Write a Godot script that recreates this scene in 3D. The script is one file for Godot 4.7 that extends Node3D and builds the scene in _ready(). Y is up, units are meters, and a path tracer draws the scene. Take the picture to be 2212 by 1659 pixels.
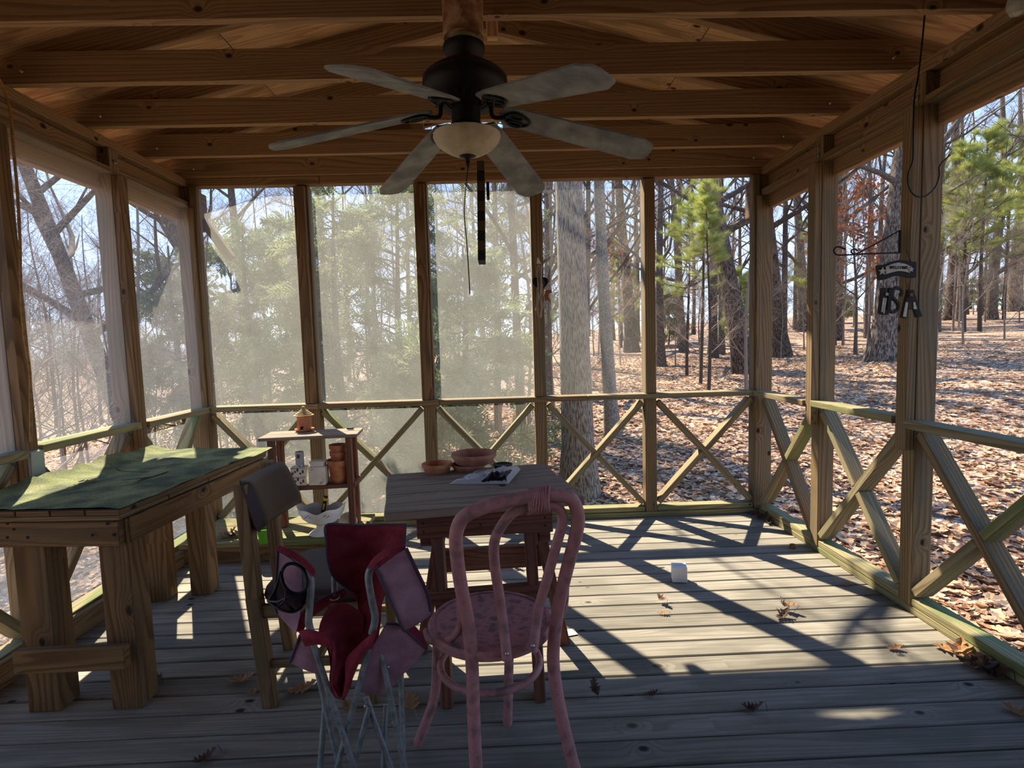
extends Node3D
# A screened timber porch in a winter wood. Metres, y up; the back wall stands at z = 0, the camera looks towards -z.

const FPX := 1188.37
const EYE := Vector3(0.09938, 1.35158, 4.04613)
var cr: Vector3
var cu: Vector3
var cf: Vector3
var M := {}
var rng := RandomNumberGenerator.new()
var taken := {}


# ---------------------------------------------------------------- pixels of the photograph to directions
func set_lens() -> void:
	var yaw := 0.025343
	var pitch := 0.078533
	var roll := -0.028495
	var fw := Vector3(sin(yaw), 0, -cos(yaw))
	var rt := Vector3(cos(yaw), 0, sin(yaw))
	cf = fw * cos(pitch) - Vector3.UP * sin(pitch)
	var u0 := Vector3.UP * cos(pitch) + fw * sin(pitch)
	cr = rt * cos(roll) + u0 * sin(roll)
	cu = u0 * cos(roll) - rt * sin(roll)


func ray(px: float, py: float) -> Vector3:
	return cf + cr * (px - 1106.0) / FPX - cu * (py - 829.5) / FPX


func at_y(px: float, py: float, y: float) -> Vector3:
	var d := ray(px, py)
	return EYE + d * ((y - EYE.y) / d.y)


func at_z(px: float, py: float, z: float) -> Vector3:
	var d := ray(px, py)
	return EYE + d * ((z - EYE.z) / d.z)


func at_x(px: float, py: float, x: float) -> Vector3:
	var d := ray(px, py)
	return EYE + d * ((x - EYE.x) / d.x)


func at_d(px: float, py: float, dist: float) -> Vector3:
	return EYE + ray(px, py) * dist


# ---------------------------------------------------------------- geometry collector
class Geo:
	var v := PackedVector3Array()
	var n := PackedVector3Array()
	var uv := PackedVector2Array()
	var idx := PackedInt32Array()

	func tri(a: Vector3, b: Vector3, c: Vector3, na: Vector3, nb: Vector3, nc: Vector3, ua: Vector2, ub: Vector2, uc: Vector2) -> void:
		var i := v.size()
		if (b - a).cross(c - a).dot(na + nb + nc) > 0.0:
			v.append_array(PackedVector3Array([a, c, b])); n.append_array(PackedVector3Array([na, nc, nb])); uv.append_array(PackedVector2Array([ua, uc, ub]))
		else:
			v.append_array(PackedVector3Array([a, b, c])); n.append_array(PackedVector3Array([na, nb, nc])); uv.append_array(PackedVector2Array([ua, ub, uc]))
		idx.append_array(PackedInt32Array([i, i + 1, i + 2]))

	func flat(a: Vector3, b: Vector3, c: Vector3, towards: Vector3) -> void:
		var m := (b - a).cross(c - a).normalized()
		if m.dot(towards) < 0.0:
			m = -m
		tri(a, b, c, m, m, m, Vector2(a.x, a.z), Vector2(b.x, b.z), Vector2(c.x, c.z))

	func quad(p: Array, m: Vector3, t: Array) -> void:
		tri(p[0], p[1], p[2], m, m, m, t[0], t[1], t[2])
		tri(p[0], p[2], p[3], m, m, m, t[0], t[2], t[3])

	# a thin sheet: four corners, no thickness (leaf blades, cloth is built double)
	func tube(pts: PackedVector3Array, rad: PackedFloat32Array, sides: int, ulen := 1.0, cap := true, flat_y := 1.0) -> void:
		var count := pts.size()
		var base := v.size()
		var t := (pts[1] - pts[0]).normalized()
		var side := t.cross(Vector3.UP if absf(t.y) < 0.9 else Vector3.RIGHT).normalized()
		var run := 0.0
		for i in count:
			var t2 := (pts[mini(i + 1, count - 1)] - pts[maxi(i - 1, 0)]).normalized()
			side = (side - t2 * side.dot(t2)).normalized()
			var up := t2.cross(side)
			if i > 0:
				run += pts[i].distance_to(pts[i - 1])
			for k in sides + 1:
				var a := TAU * k / sides
				var m := side * cos(a) + up * sin(a) * flat_y
				v.append(pts[i] + m * rad[i]); n.append(m.normalized()); uv.append(Vector2(run / ulen, float(k) / sides))
		for i in count - 1:
			for k in sides:
				var a := base + i * (sides + 1) + k
				var b := a + sides + 1
				idx.append_array(PackedInt32Array([a, a + 1, b, a + 1, b + 1, b]))
		if cap:
			for e in [0, count - 1]:
				var m := (pts[0] - pts[1]).normalized() if e == 0 else (pts[count - 1] - pts[count - 2]).normalized()
				var first: int = base + e * (sides + 1)
				for k in range(1, sides - 1):
					tri(v[first], v[first + k], v[first + k + 1], m, m, m, Vector2.ZERO, Vector2(0, .1), Vector2(.1, 0))

	# profile: Vector2(radius, height) from one end to the other
	func lathe(profile: Array, segs: int, at := Vector3.ZERO, squash := 1.0) -> void:
		var dirs := []
		for i in profile.size() - 1:
			var d: Vector2 = (profile[i + 1] - profile[i])
			dirs.append(Vector2(d.y, -d.x).normalized())
		for i in profile.size() - 1:
			if profile[i].distance_to(profile[i + 1]) < 1e-6:
				continue
			var m0: Vector2 = dirs[i]
			var m1: Vector2 = dirs[i]
			if i > 0 and dirs[i].dot(dirs[i - 1]) > 0.7:
				m0 = (dirs[i] + dirs[i - 1]).normalized()
			if i < dirs.size() - 1 and dirs[i].dot(dirs[i + 1]) > 0.7:
				m1 = (dirs[i] + dirs[i + 1]).normalized()
			var base := v.size()
			for k in segs + 1:
				var a := TAU * k / segs
				var c := cos(a)
				var s := sin(a)
				for e in 2:
					var q: Vector2 = profile[i + e]
					var m: Vector2 = m0 if e == 0 else m1
					v.append(at + Vector3(q.x * c, q.y, q.x * s * squash)); n.append(Vector3(m.x * c, m.y, m.x * s).normalized()); uv.append(Vector2(float(k) / segs, q.y))
			for k in segs:
				var a := base + k * 2
				idx.append_array(PackedInt32Array([a, a + 1, a + 2, a + 1, a + 3, a + 2]))

	func sphere(c: Vector3, r: float, segs := 8) -> void:
		var p := []
		for i in segs + 1:
			var a := PI * i / segs - PI / 2
			p.append(Vector2(cos(a) * r, sin(a) * r))
		lathe(p, segs * 2, c)

	# a polygon in x/y pulled along z
	func prism(poly: PackedVector2Array, depth: float, at := Transform3D()) -> void:
		var f := Geometry2D.triangulate_polygon(poly)
		var h := depth / 2.0
		for s in [-1.0, 1.0]:
			for i in range(0, f.size(), 3):
				var a := poly[f[i]]; var b := poly[f[i + 1]]; var c := poly[f[i + 2]]
				var m := at.basis * Vector3(0, 0, s)
				tri(at * Vector3(a.x, a.y, s * h), at * Vector3(b.x, b.y, s * h), at * Vector3(c.x, c.y, s * h), m, m, m, a, b, c)
		var ccw := not Geometry2D.is_polygon_clockwise(poly)
		for i in poly.size():
			var a := poly[i]; var b := poly[(i + 1) % poly.size()]
			var e := (b - a).normalized()
			var m2 := Vector2(e.y, -e.x) if ccw else Vector2(-e.y, e.x)
			var m := at.basis * Vector3(m2.x, m2.y, 0)
			quad([at * Vector3(a.x, a.y, -h), at * Vector3(b.x, b.y, -h), at * Vector3(b.x, b.y, h), at * Vector3(a.x, a.y, h)], m, [a, b, b, a])

	# a chamfered block, its length along x; u runs along the length in units of four metres
	func block(s: Vector3, ch: float, at := Transform3D(), uo := 0.0, vo := 0.0) -> void:
		var h := s * 0.5
		var corner := func(face: int, sg: Array) -> Vector3:
			var q := Vector3.ZERO
			for k in 3:
				q[k] = sg[k] * (h[k] if k == face else h[k] - ch)
			return q
		var tx := func(face: int, q: Vector3) -> Vector2:
			if face == 0:
				return Vector2(uo + q.z * 0.06, vo + (q.y) / 0.5)
			return Vector2(uo + q.x / 4.0, vo + (q.z if face == 1 else q.y + 0.21) / 0.5)
		for a in 3:
			var b := (a + 1) % 3
			var c := (a + 2) % 3
			for sa in [-1, 1]:
				var p := []
				var t := []
				for q in [[-1, -1], [1, -1], [1, 1], [-1, 1]]:
					var sg := [0, 0, 0]
					sg[a] = sa; sg[b] = q[0]; sg[c] = q[1]
					var w: Vector3 = corner.call(a, sg)
					p.append(at * w); t.append(tx.call(a, w))
				var m := Vector3.ZERO
				m[a] = sa
				quad(p, at.basis * m, t)
			if ch <= 0.0:
				continue
			for sa in [-1, 1]:
				for sb in [-1, 1]:
					var s0 := [0, 0, 0]; s0[a] = sa; s0[b] = sb; s0[c] = -1
					var s1 := s0.duplicate(); s1[c] = 1
					var p0: Vector3 = corner.call(a, s0); var p1: Vector3 = corner.call(a, s1); var p2: Vector3 = corner.call(b, s1); var p3: Vector3 = corner.call(b, s0)
					var m := Vector3.ZERO
					m[a] = sa; m[b] = sb
					quad([at * p0, at * p1, at * p2, at * p3], (at.basis * m).normalized(), [tx.call(a, p0), tx.call(a, p1), tx.call(a, p2), tx.call(a, p3)])
		if ch > 0.0:
			for i in 8:
				var sg := [1 if i & 1 else -1, 1 if i & 2 else -1, 1 if i & 4 else -1]
				var m := (at.basis * Vector3(sg[0], sg[1], sg[2])).normalized()
				tri(at * (corner.call(0, sg) as Vector3), at * (corner.call(1, sg) as Vector3), at * (corner.call(2, sg) as Vector3), m, m, m, Vector2(uo, vo), Vector2(uo, vo + .01), Vector2(uo + .01, vo))

	func mesh(m: Material = null) -> ArrayMesh:
		for i in range(0, idx.size(), 3):   # front faces run clockwise, as their normals point
			var a := idx[i]; var b := idx[i + 1]; var c := idx[i + 2]
			if (v[b] - v[a]).cross(v[c] - v[a]).dot(n[a] + n[b] + n[c]) > 0.0:
				idx[i + 1] = c; idx[i + 2] = b
		var arr := []
		arr.resize(Mesh.ARRAY_MAX)
		arr[Mesh.ARRAY_VERTEX] = v; arr[Mesh.ARRAY_NORMAL] = n; arr[Mesh.ARRAY_TEX_UV] = uv; arr[Mesh.ARRAY_INDEX] = idx
		var am := ArrayMesh.new()
		am.add_surface_from_arrays(Mesh.PRIMITIVE_TRIANGLES, arr)
		if m:
			am.surface_set_material(0, m)
		return am


# ---------------------------------------------------------------- nodes
func numbered(called: String) -> String:
	var k: int = taken.get(called, 0)
	taken[called] = k + 1
	return called if k == 0 else "%s_%03d" % [called, k]


func tag(o: Node, label: String, category: String, group := "", kind := "") -> void:
	if label: o.set_meta("label", label)
	if category: o.set_meta("category", category)
	if group: o.set_meta("group", group)
	if kind: o.set_meta("kind", kind)


func thing(called: String, label: String, category: String, at := Vector3.ZERO, group := "") -> Node3D:
	var o := Node3D.new()
	o.name = numbered(called)
	add_child(o)
	o.position = at
	tag(o, label, category, group)
	return o


func structure(called: String, label: String, category: String) -> Node3D:
	var o := thing(called, label, category)
	o.set_meta("kind", "structure")
	return o


func put(g: Geo, called: String, m: Material, parent: Node3D, label := "") -> MeshInstance3D:
	var o := MeshInstance3D.new()
	o.name = called
	o.mesh = g.mesh(m)
	parent.add_child(o, true)
	if label: o.set_meta("label", label)
	return o


# one thing that is one mesh; its points are given in world axes and moved to its own base
func solo(g: Geo, called: String, m: Material, label: String, category: String, at: Vector3, group := "") -> MeshInstance3D:
	var o := MeshInstance3D.new()
	o.name = numbered(called)
	o.mesh = g.mesh(m)
	add_child(o)
	o.position = at
	tag(o, label, category, group)
	return o


# a squared timber from a to b; wide is its size across, tall its size along up
func beam(parent: Node3D, called: String, a: Vector3, b: Vector3, wide: float, tall: float, m: Material, up := Vector3.UP, ch := 0.003) -> MeshInstance3D:
	var x := (b - a).normalized()
	var z := x.cross(up).normalized()
	var y := z.cross(x).normalized()
	var g := Geo.new()
	g.block(Vector3(a.distance_to(b), tall, wide), ch, Transform3D(), rng.randf(), rng.randf_range(0.0, 0.5))
	var o := put(g, called, m, parent)
	o.transform = Transform3D(Basis(x, y, z), (a + b) * 0.5)
	return o


func smooth_path(p: Array, each := 5) -> PackedVector3Array:
	var out := PackedVector3Array()
	for i in p.size() - 1:
		var p0: Vector3 = p[maxi(i - 1, 0)]
		var p1: Vector3 = p[i]
		var p2: Vector3 = p[i + 1]
		var p3: Vector3 = p[mini(i + 2, p.size() - 1)]
		for k in each:
			var t := float(k) / each
			out.append(0.5 * ((2.0 * p1) + (p2 - p0) * t + (2.0 * p0 - 5.0 * p1 + 4.0 * p2 - p3) * t * t + (3.0 * p1 - p0 - 3.0 * p2 + p3) * t * t * t))
	out.append(p[p.size() - 1])
	return out


func same(r: float, count: int) -> PackedFloat32Array:
	var out := PackedFloat32Array()
	out.resize(count)
	out.fill(r)
	return out


func pipe(parent: Node3D, called: String, pts: Array, r: float, m: Material, sides := 8, each := 5, ulen := 1.0) -> MeshInstance3D:
	var g := Geo.new()
	var p := smooth_path(pts, each) if pts.size() > 2 else PackedVector3Array(pts)
	g.tube(p, same(r, p.size()), sides, ulen)
	return put(g, called, m, parent)


# ---------------------------------------------------------------- textures and materials
func noise_bytes(sd: int, w: int, h: int, freq: float, out_w: int, out_h: int, octaves := 3) -> PackedByteArray:
	var f := FastNoiseLite.new()
	f.seed = sd
	f.noise_type = FastNoiseLite.TYPE_SIMPLEX_SMOOTH
	f.frequency = freq
	f.fractal_octaves = octaves
	var im := f.get_seamless_image(w, h)
	im.convert(Image.FORMAT_L8)
	if w != out_w or h != out_h:
		im.resize(out_w, out_h, Image.INTERPOLATE_CUBIC)
	return im.get_data()


# sawn softwood: growth rings cut lengthwise, fine fibres, knots, and blotches of weather or algae; 4 m by 0.5 m
func wood_texture(sd: int, early: Color, late: Color, rings: float, knots: int, stain := Color.BLACK, stain_amount := 0.0, fibre := 0.25, swirl := 5.0) -> ImageTexture:
	var w := 1024
	var h := 256
	var low := noise_bytes(sd, 40, 64, 0.03, w, h, 2)
	var fib := noise_bytes(sd + 1, 48, 256, 0.22, w, h, 3)
	var blot := noise_bytes(sd + 2, 128, 64, 0.04, w, h, 4)
	var r := RandomNumberGenerator.new()
	r.seed = sd
	var ks := []
	for i in knots:
		ks.append([r.randf() * w, r.randf() * h, r.randf_range(4.0, 8.0)])
	var data := PackedByteArray()
	data.resize(w * h * 3)
	var o := 0
	for y in h:
		for x in w:
			var i := y * w + x
			var ring := y / 256.0 * rings + (low[i] / 255.0 - 0.5) * swirl
			var dark := 0.0
			for k in ks:
				var dx: float = absf(x - k[0])
				dx = minf(dx, w - dx) * 1.35
				var dy: float = y - k[1]
				var d2: float = (dx * dx + dy * dy) / (k[2] * k[2])
				if d2 < 24.0:
					ring += 2.6 * exp(-d2 * 0.22)
					dark = maxf(dark, clampf(1.25 - d2 * 1.1, 0.0, 1.0))
			var fr := ring - floorf(ring)
			var l := smoothstep(0.35, 0.9, fr) * (1.0 - smoothstep(0.93, 1.0, fr))
			l = clampf(l * 0.8 + (fib[i] / 255.0 - 0.5) * 2.0 * fibre, 0.0, 1.0)
			var c := early.lerp(late, l)
			if dark > 0.0:
				c = c.lerp(late.darkened(0.62), dark)
			if stain_amount > 0.0:
				c = c.lerp(stain, smoothstep(0.46, 0.74, blot[i] / 255.0) * stain_amount)
			var b := 0.88 + (fib[i] / 255.0) * 0.24
			data[o] = int(clampf(c.r * b, 0, 1) * 255.0); data[o + 1] = int(clampf(c.g * b, 0, 1) * 255.0); data[o + 2] = int(clampf(c.b * b, 0, 1) * 255.0)
			o += 3
	return ImageTexture.create_from_image(Image.create_from_data(w, h, false, Image.FORMAT_RGB8, data))


# patches of two to three colours from layered noise
func blotch_texture(sd: int, w: int, h: int, freq: float, cols: Array, fine := 0.12, stretch := 1) -> ImageTexture:
	var a := noise_bytes(sd, w, h / stretch, freq, w, h, 5)
	var b := noise_bytes(sd + 9, w, h, 0.25, w, h, 2)
	var data := PackedByteArray()
	data.resize(w * h * 3)
	var o := 0
	for i in w * h:
		var t := clampf((a[i] / 255.0 - 0.2) / 0.6, 0.0, 0.9999) * (cols.size() - 1)
		var k := int(t)
		var c: Color = cols[k].lerp(cols[k + 1], t - k)
		var s := 1.0 + (b[i] / 255.0 - 0.5) * 2.0 * fine
		data[o] = int(clampf(c.r * s, 0, 1) * 255.0); data[o + 1] = int(clampf(c.g * s, 0, 1) * 255.0); data[o + 2] = int(clampf(c.b * s, 0, 1) * 255.0)
		o += 3
	return ImageTexture.create_from_image(Image.create_from_data(w, h, false, Image.FORMAT_RGB8, data))


func mat(c: Color, rough := 0.8, tex: Texture2D = null, relief := 0.0) -> StandardMaterial3D:
	var m := StandardMaterial3D.new()
	m.albedo_color = c
	m.roughness = rough
	m.metallic_specular = 0.35
	if tex:
		m.albedo_texture = tex
		if relief > 0.0:
			m.heightmap_enabled = true
			m.heightmap_texture = tex
			m.heightmap_scale = relief
	return m


func tri_mat(c: Color, rough: float, tex: Texture2D, scale: float, relief := 0.0) -> StandardMaterial3D:
	var m := mat(c, rough, tex, 0.0 * relief)
	m.uv1_triplanar = true
	m.uv1_scale = Vector3.ONE * scale
	return m


# old insect screen: threads and dust with gaps between them, thicker in patches
func screen_mat(sd: int, c: Color, least: float, most: float, back: float) -> StandardMaterial3D:
	var w := 256
	var a := noise_bytes(sd, 64, 64, 0.05, w, w, 4)
	var b := noise_bytes(sd + 3, w, w, 0.3, w, w, 2)
	var data := PackedByteArray()
	data.resize(w * w * 4)
	for i in w * w:
		var t := clampf(0.5 * a[i] / 255.0 + 0.5 * b[i] / 255.0, 0.0, 1.0)
		data[i * 4] = 255; data[i * 4 + 1] = 255; data[i * 4 + 2] = 255
		data[i * 4 + 3] = int(lerpf(least, most, t) * 255.0)
	var m := mat(c, 0.9, ImageTexture.create_from_image(Image.create_from_data(w, w, false, Image.FORMAT_RGBA8, data)))
	m.transparency = BaseMaterial3D.TRANSPARENCY_ALPHA
	m.specular_mode = BaseMaterial3D.SPECULAR_DISABLED
	m.backlight_enabled = true
	m.backlight = Color(back, back, back).linear_to_srgb()
	m.cull_mode = BaseMaterial3D.CULL_DISABLED
	return m


func leaf_mat(c: Color, back := 0.8) -> StandardMaterial3D:
	var m := mat(c, 0.75)
	m.cull_mode = BaseMaterial3D.CULL_DISABLED
	m.backlight_enabled = true
	m.backlight = Color(back, back, back)
	m.vertex_color_use_as_albedo = true
	return m


func make_materials() -> void:
	M.joist = mat(Color.WHITE, 0.75, wood_texture(11, Color(0.57, 0.45, 0.315), Color(0.44, 0.33, 0.215), 26, 16), 0.03)
	M.ply = mat(Color.WHITE, 0.8, wood_texture(23, Color(0.74, 0.60, 0.43), Color(0.61, 0.46, 0.31), 12, 5, Color(0.47, 0.36, 0.25), 0.6, 0.2, 7.0))
	M.post = mat(Color.WHITE, 0.85, wood_texture(37, Color(0.51, 0.425, 0.305), Color(0.38, 0.295, 0.19), 22, 7, Color(0.40, 0.365, 0.29), 0.6), 0.06)
	M.rail = mat(Color.WHITE, 0.9, wood_texture(41, Color(0.54, 0.485, 0.37), Color(0.41, 0.355, 0.25), 22, 4, Color(0.48, 0.47, 0.35), 0.6), 0.07)
	M.moss = mat(Color.WHITE, 0.95, wood_texture(43, Color(0.56, 0.525, 0.385), Color(0.42, 0.375, 0.255), 20, 3, Color(0.42, 0.45, 0.275), 0.9), 0.07)
	M.deck = mat(Color.WHITE, 0.85, wood_texture(53, Color(0.55, 0.525, 0.475), Color(0.465, 0.44, 0.39), 18, 7, Color(0.425, 0.41, 0.36), 0.6, 0.35), 0.07)
	M.deck_old = mat(Color(0.9, 0.9, 0.9), 0.85, M.deck.albedo_texture, 0.07)
	M.pine = mat(Color.WHITE, 0.75, wood_texture(61, Color(0.49, 0.38, 0.25), Color(0.33, 0.235, 0.14), 15, 7, Color(0.36, 0.30, 0.22), 0.5, 0.25, 8.0), 0.06)
	M.grey_top = mat(Color.WHITE, 0.85, wood_texture(67, Color(0.57, 0.51, 0.44), Color(0.45, 0.39, 0.33), 18, 5, Color(0.47, 0.41, 0.36), 0.6, 0.35), 0.08)
	M.redwood = mat(Color.WHITE, 0.8, wood_texture(71, Color(0.47, 0.31, 0.24), Color(0.34, 0.20, 0.15), 18, 4, Color(0.36, 0.27, 0.23), 0.6), 0.05)
	M.chair_wood = mat(Color.WHITE, 0.8, wood_texture(79, Color(0.50, 0.41, 0.29), Color(0.37, 0.28, 0.18), 12, 2, Color(0.40, 0.35, 0.25), 0.6), 0.04)
	M.brown_fascia = mat(Color.WHITE, 0.85, wood_texture(83, Color(0.45, 0.34, 0.24), Color(0.30, 0.21, 0.14), 10, 4), 0.06)
	M.screen_dusty = screen_mat(5, Color(0.94, 0.94, 0.91), 0.16, 0.24, 1.0)
	M.screen_worn = screen_mat(6, Color(0.85, 0.84, 0.79), 0.07, 0.14, 0.9)
	M.screen_clear = screen_mat(7, Color(0.42, 0.42, 0.42), 0.015, 0.04, 0.6)
	M.screen_brown = screen_mat(8, Color(0.50, 0.44, 0.36), 0.04, 0.08, 0.8)
	M.zinc = mat(Color(0.72, 0.72, 0.70), 0.35)
	M.zinc.metallic = 0.9
	M.black_iron = mat(Color(0.07, 0.07, 0.07), 0.5)
	M.dark_nail = mat(Color(0.1, 0.08, 0.07), 0.7)
	M.bark = mat(Color.WHITE, 0.95, bark_texture(101, Color(0.46, 0.41, 0.36), Color(0.22, 0.18, 0.15)), 0.8)
	M.bark_pale = mat(Color.WHITE, 0.95, bark_texture(103, Color(0.60, 0.56, 0.49), Color(0.36, 0.31, 0.26)), 0.4)
	M.bark_brown = mat(Color(0.82, 0.79, 0.78), 0.95, M.bark.albedo_texture, 0.8)
	for k in ["bark", "bark_pale", "bark_brown"]:
		M[k].uv1_scale = Vector3(1.6, 3, 1)
	M.twig = mat(Color(0.50, 0.44, 0.38), 0.9)
	M.twig_pale = mat(Color(0.70, 0.63, 0.55), 0.9)
	M.cedar = leaf_mat(Color(0.61, 0.64, 0.45), 0.9)
	M.pine_needle = leaf_mat(Color(0.74, 0.75, 0.45), 0.9)
	M.rust_leaf = leaf_mat(Color(0.66, 0.40, 0.24), 0.8)
	M.litter = leaf_mat(Color(0.82, 0.71, 0.60), 0.5)
	M.dry_leaf = leaf_mat(Color(0.60, 0.44, 0.28), 0.4)
	M.dry_leaf.vertex_color_use_as_albedo = false
	M.dry_leaf_dark = leaf_mat(Color(0.30, 0.20, 0.13), 0.3)
	M.dry_leaf_dark.vertex_color_use_as_albedo = false


func bark_texture(sd: int, ridge: Color, groove: Color) -> ImageTexture:
	var w := 256
	var a := noise_bytes(sd, 64, 256, 0.07, w, w, 4)
	var b := noise_bytes(sd + 1, 128, 128, 0.05, w, w, 4)
	var data := PackedByteArray()
	data.resize(w * w * 3)
	for i in w * w:
		var t := smoothstep(0.3, 0.65, a[i] / 255.0 * 0.8 + b[i] / 255.0 * 0.2)
		var c := groove.lerp(ridge, t).lerp(Color(0.55, 0.55, 0.50), smoothstep(0.58, 0.8, b[i] / 255.0) * 0.5)
		data[i * 3] = int(c.r * 255.0); data[i * 3 + 1] = int(c.g * 255.0); data[i * 3 + 2] = int(c.b * 255.0)
	return ImageTexture.create_from_image(Image.create_from_data(w, w, false, Image.FORMAT_RGB8, data))


# ---------------------------------------------------------------- the scene
func _ready() -> void:
	rng.seed = 7
	set_lens()
	var cam := Camera3D.new()
	cam.name = "camera"
	cam.transform = Transform3D(Basis(cr, cu, -cf), EYE)
	cam.fov = rad_to_deg(2.0 * atan(829.5 / FPX))
	cam.near = 0.05
	cam.far = 400.0
	add_child(cam)
	cam.current = true
	var sky := ProceduralSkyMaterial.new()
	sky.sky_top_color = Color(0.40, 0.57, 0.82)
	sky.sky_horizon_color = Color(0.86, 0.93, 1.0)
	sky.sky_curve = 0.16
	sky.ground_bottom_color = Color(0.30, 0.25, 0.2)
	sky.ground_horizon_color = Color(0.55, 0.52, 0.5)
	sky.sky_energy_multiplier = 1.0
	var env := Environment.new()
	env.background_mode = Environment.BG_SKY
	env.sky = Sky.new()
	env.sky.sky_material = sky
	env.background_energy_multiplier = 1.4
	env.tonemap_mode = Environment.TONE_MAPPER_LINEAR
	env.tonemap_exposure = 2.0
	env.sdfgi_enabled = true
	env.ssao_enabled = true
	env.ssil_enabled = true
	var we := WorldEnvironment.new()
	we.name = "world"
	we.environment = env
	add_child(we)
	var sun := DirectionalLight3D.new()
	sun.name = "sun"
	sun.light_color = Color(1.0, 0.95, 0.86)
	sun.light_energy = 2.75
	sun.light_angular_distance = 0.55
	sun.shadow_enabled = true
	sun.sky_mode = DirectionalLight3D.SKY_MODE_LIGHT_ONLY
	add_child(sun)
	sun.look_at_from_position(Vector3(-5.6, 12.5, -10.0), Vector3.ZERO, Vector3.UP)
	make_materials()
	floor_boards()
	walls()
	roof()
	outdoors()
	furniture()
	hangings()
	scatter()


func floor_boards() -> void:
	var f := structure("floor", "weathered grey plank floor of the porch with open joints", "floor")
	var pitch := 0.11685
	var z0 := 0.78246
	for i in range(-8, 38):
		var z := z0 + pitch * (i + 0.5)
		var lift := rng.randf_range(-0.001, 0.001)
		beam(f, "plank", Vector3(-2.18, -0.013 + lift, z), Vector3(2.18, -0.013 + lift, z), pitch - 0.0085, 0.026, M.deck if rng.randf() < 0.7 else M.deck_old, Vector3.UP, 0.004)
	for z in [-0.14, 1.6, 3.4, 5.2]:
		beam(f, "floor_beam", Vector3(-2.18, -0.15, z), Vector3(2.18, -0.15, z), 0.04, 0.22, M.moss)
	for x in [-2.16, 0.0, 2.16]:
		for z in [-0.05, 2.5, 5.1]:
			beam(f, "pier", Vector3(x, -1.6, z), Vector3(x, -0.04, z), 0.12, 0.12, M.moss, Vector3.BACK)


func pane(parent: Node3D, a: Vector3, b: Vector3, c: Vector3, d: Vector3, m: Material) -> void:
	var g := Geo.new()
	var nrm := (b - a).cross(d - a).normalized()
	var o := Vector2(rng.randf(), rng.randf())
	g.quad([a, b, c, d], nrm, [o, o + Vector2(0.9, 0), o + Vector2(0.9, 1.3), o + Vector2(0, 1.3)])
	put(g, "screen", m, parent)


# braces crossing in one bay; p0, p1 on the floor line at the faces of the posts, out points outdoors
func cross_braces(w: Node3D, p0: Vector3, p1: Vector3, out: Vector3, first: bool) -> void:
	var along := (p1 - p0).normalized()
	var lo := 0.09
	var hi := 0.885
	var mid := out * 0.045
	var a0 := p0 + Vector3.UP * lo + mid
	var a1 := p1 + Vector3.UP * hi + mid
	var b0 := p1 + Vector3.UP * lo + mid
	var b1 := p0 + Vector3.UP * hi + mid
	if not first:
		var t := a0; a0 = b0; b0 = t
		t = a1; a1 = b1; b1 = t
	var full := (a1 - a0).normalized()
	beam(w, "brace", a0 + full * 0.02, a1 - full * 0.02, 0.085, 0.04, M.rail if rng.randf() < 0.6 else M.post, full.cross(out))
	var c := (a0 + a1) * 0.5
	var half := (b1 - b0).normalized()
	beam(w, "brace", b0 + half * 0.02, c - half * 0.022, 0.085, 0.04, M.rail, half.cross(out))
	beam(w, "brace", c + half * 0.022, b1 - half * 0.02, 0.085, 0.04, M.moss if rng.randf() < 0.5 else M.rail, half.cross(out))


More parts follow.
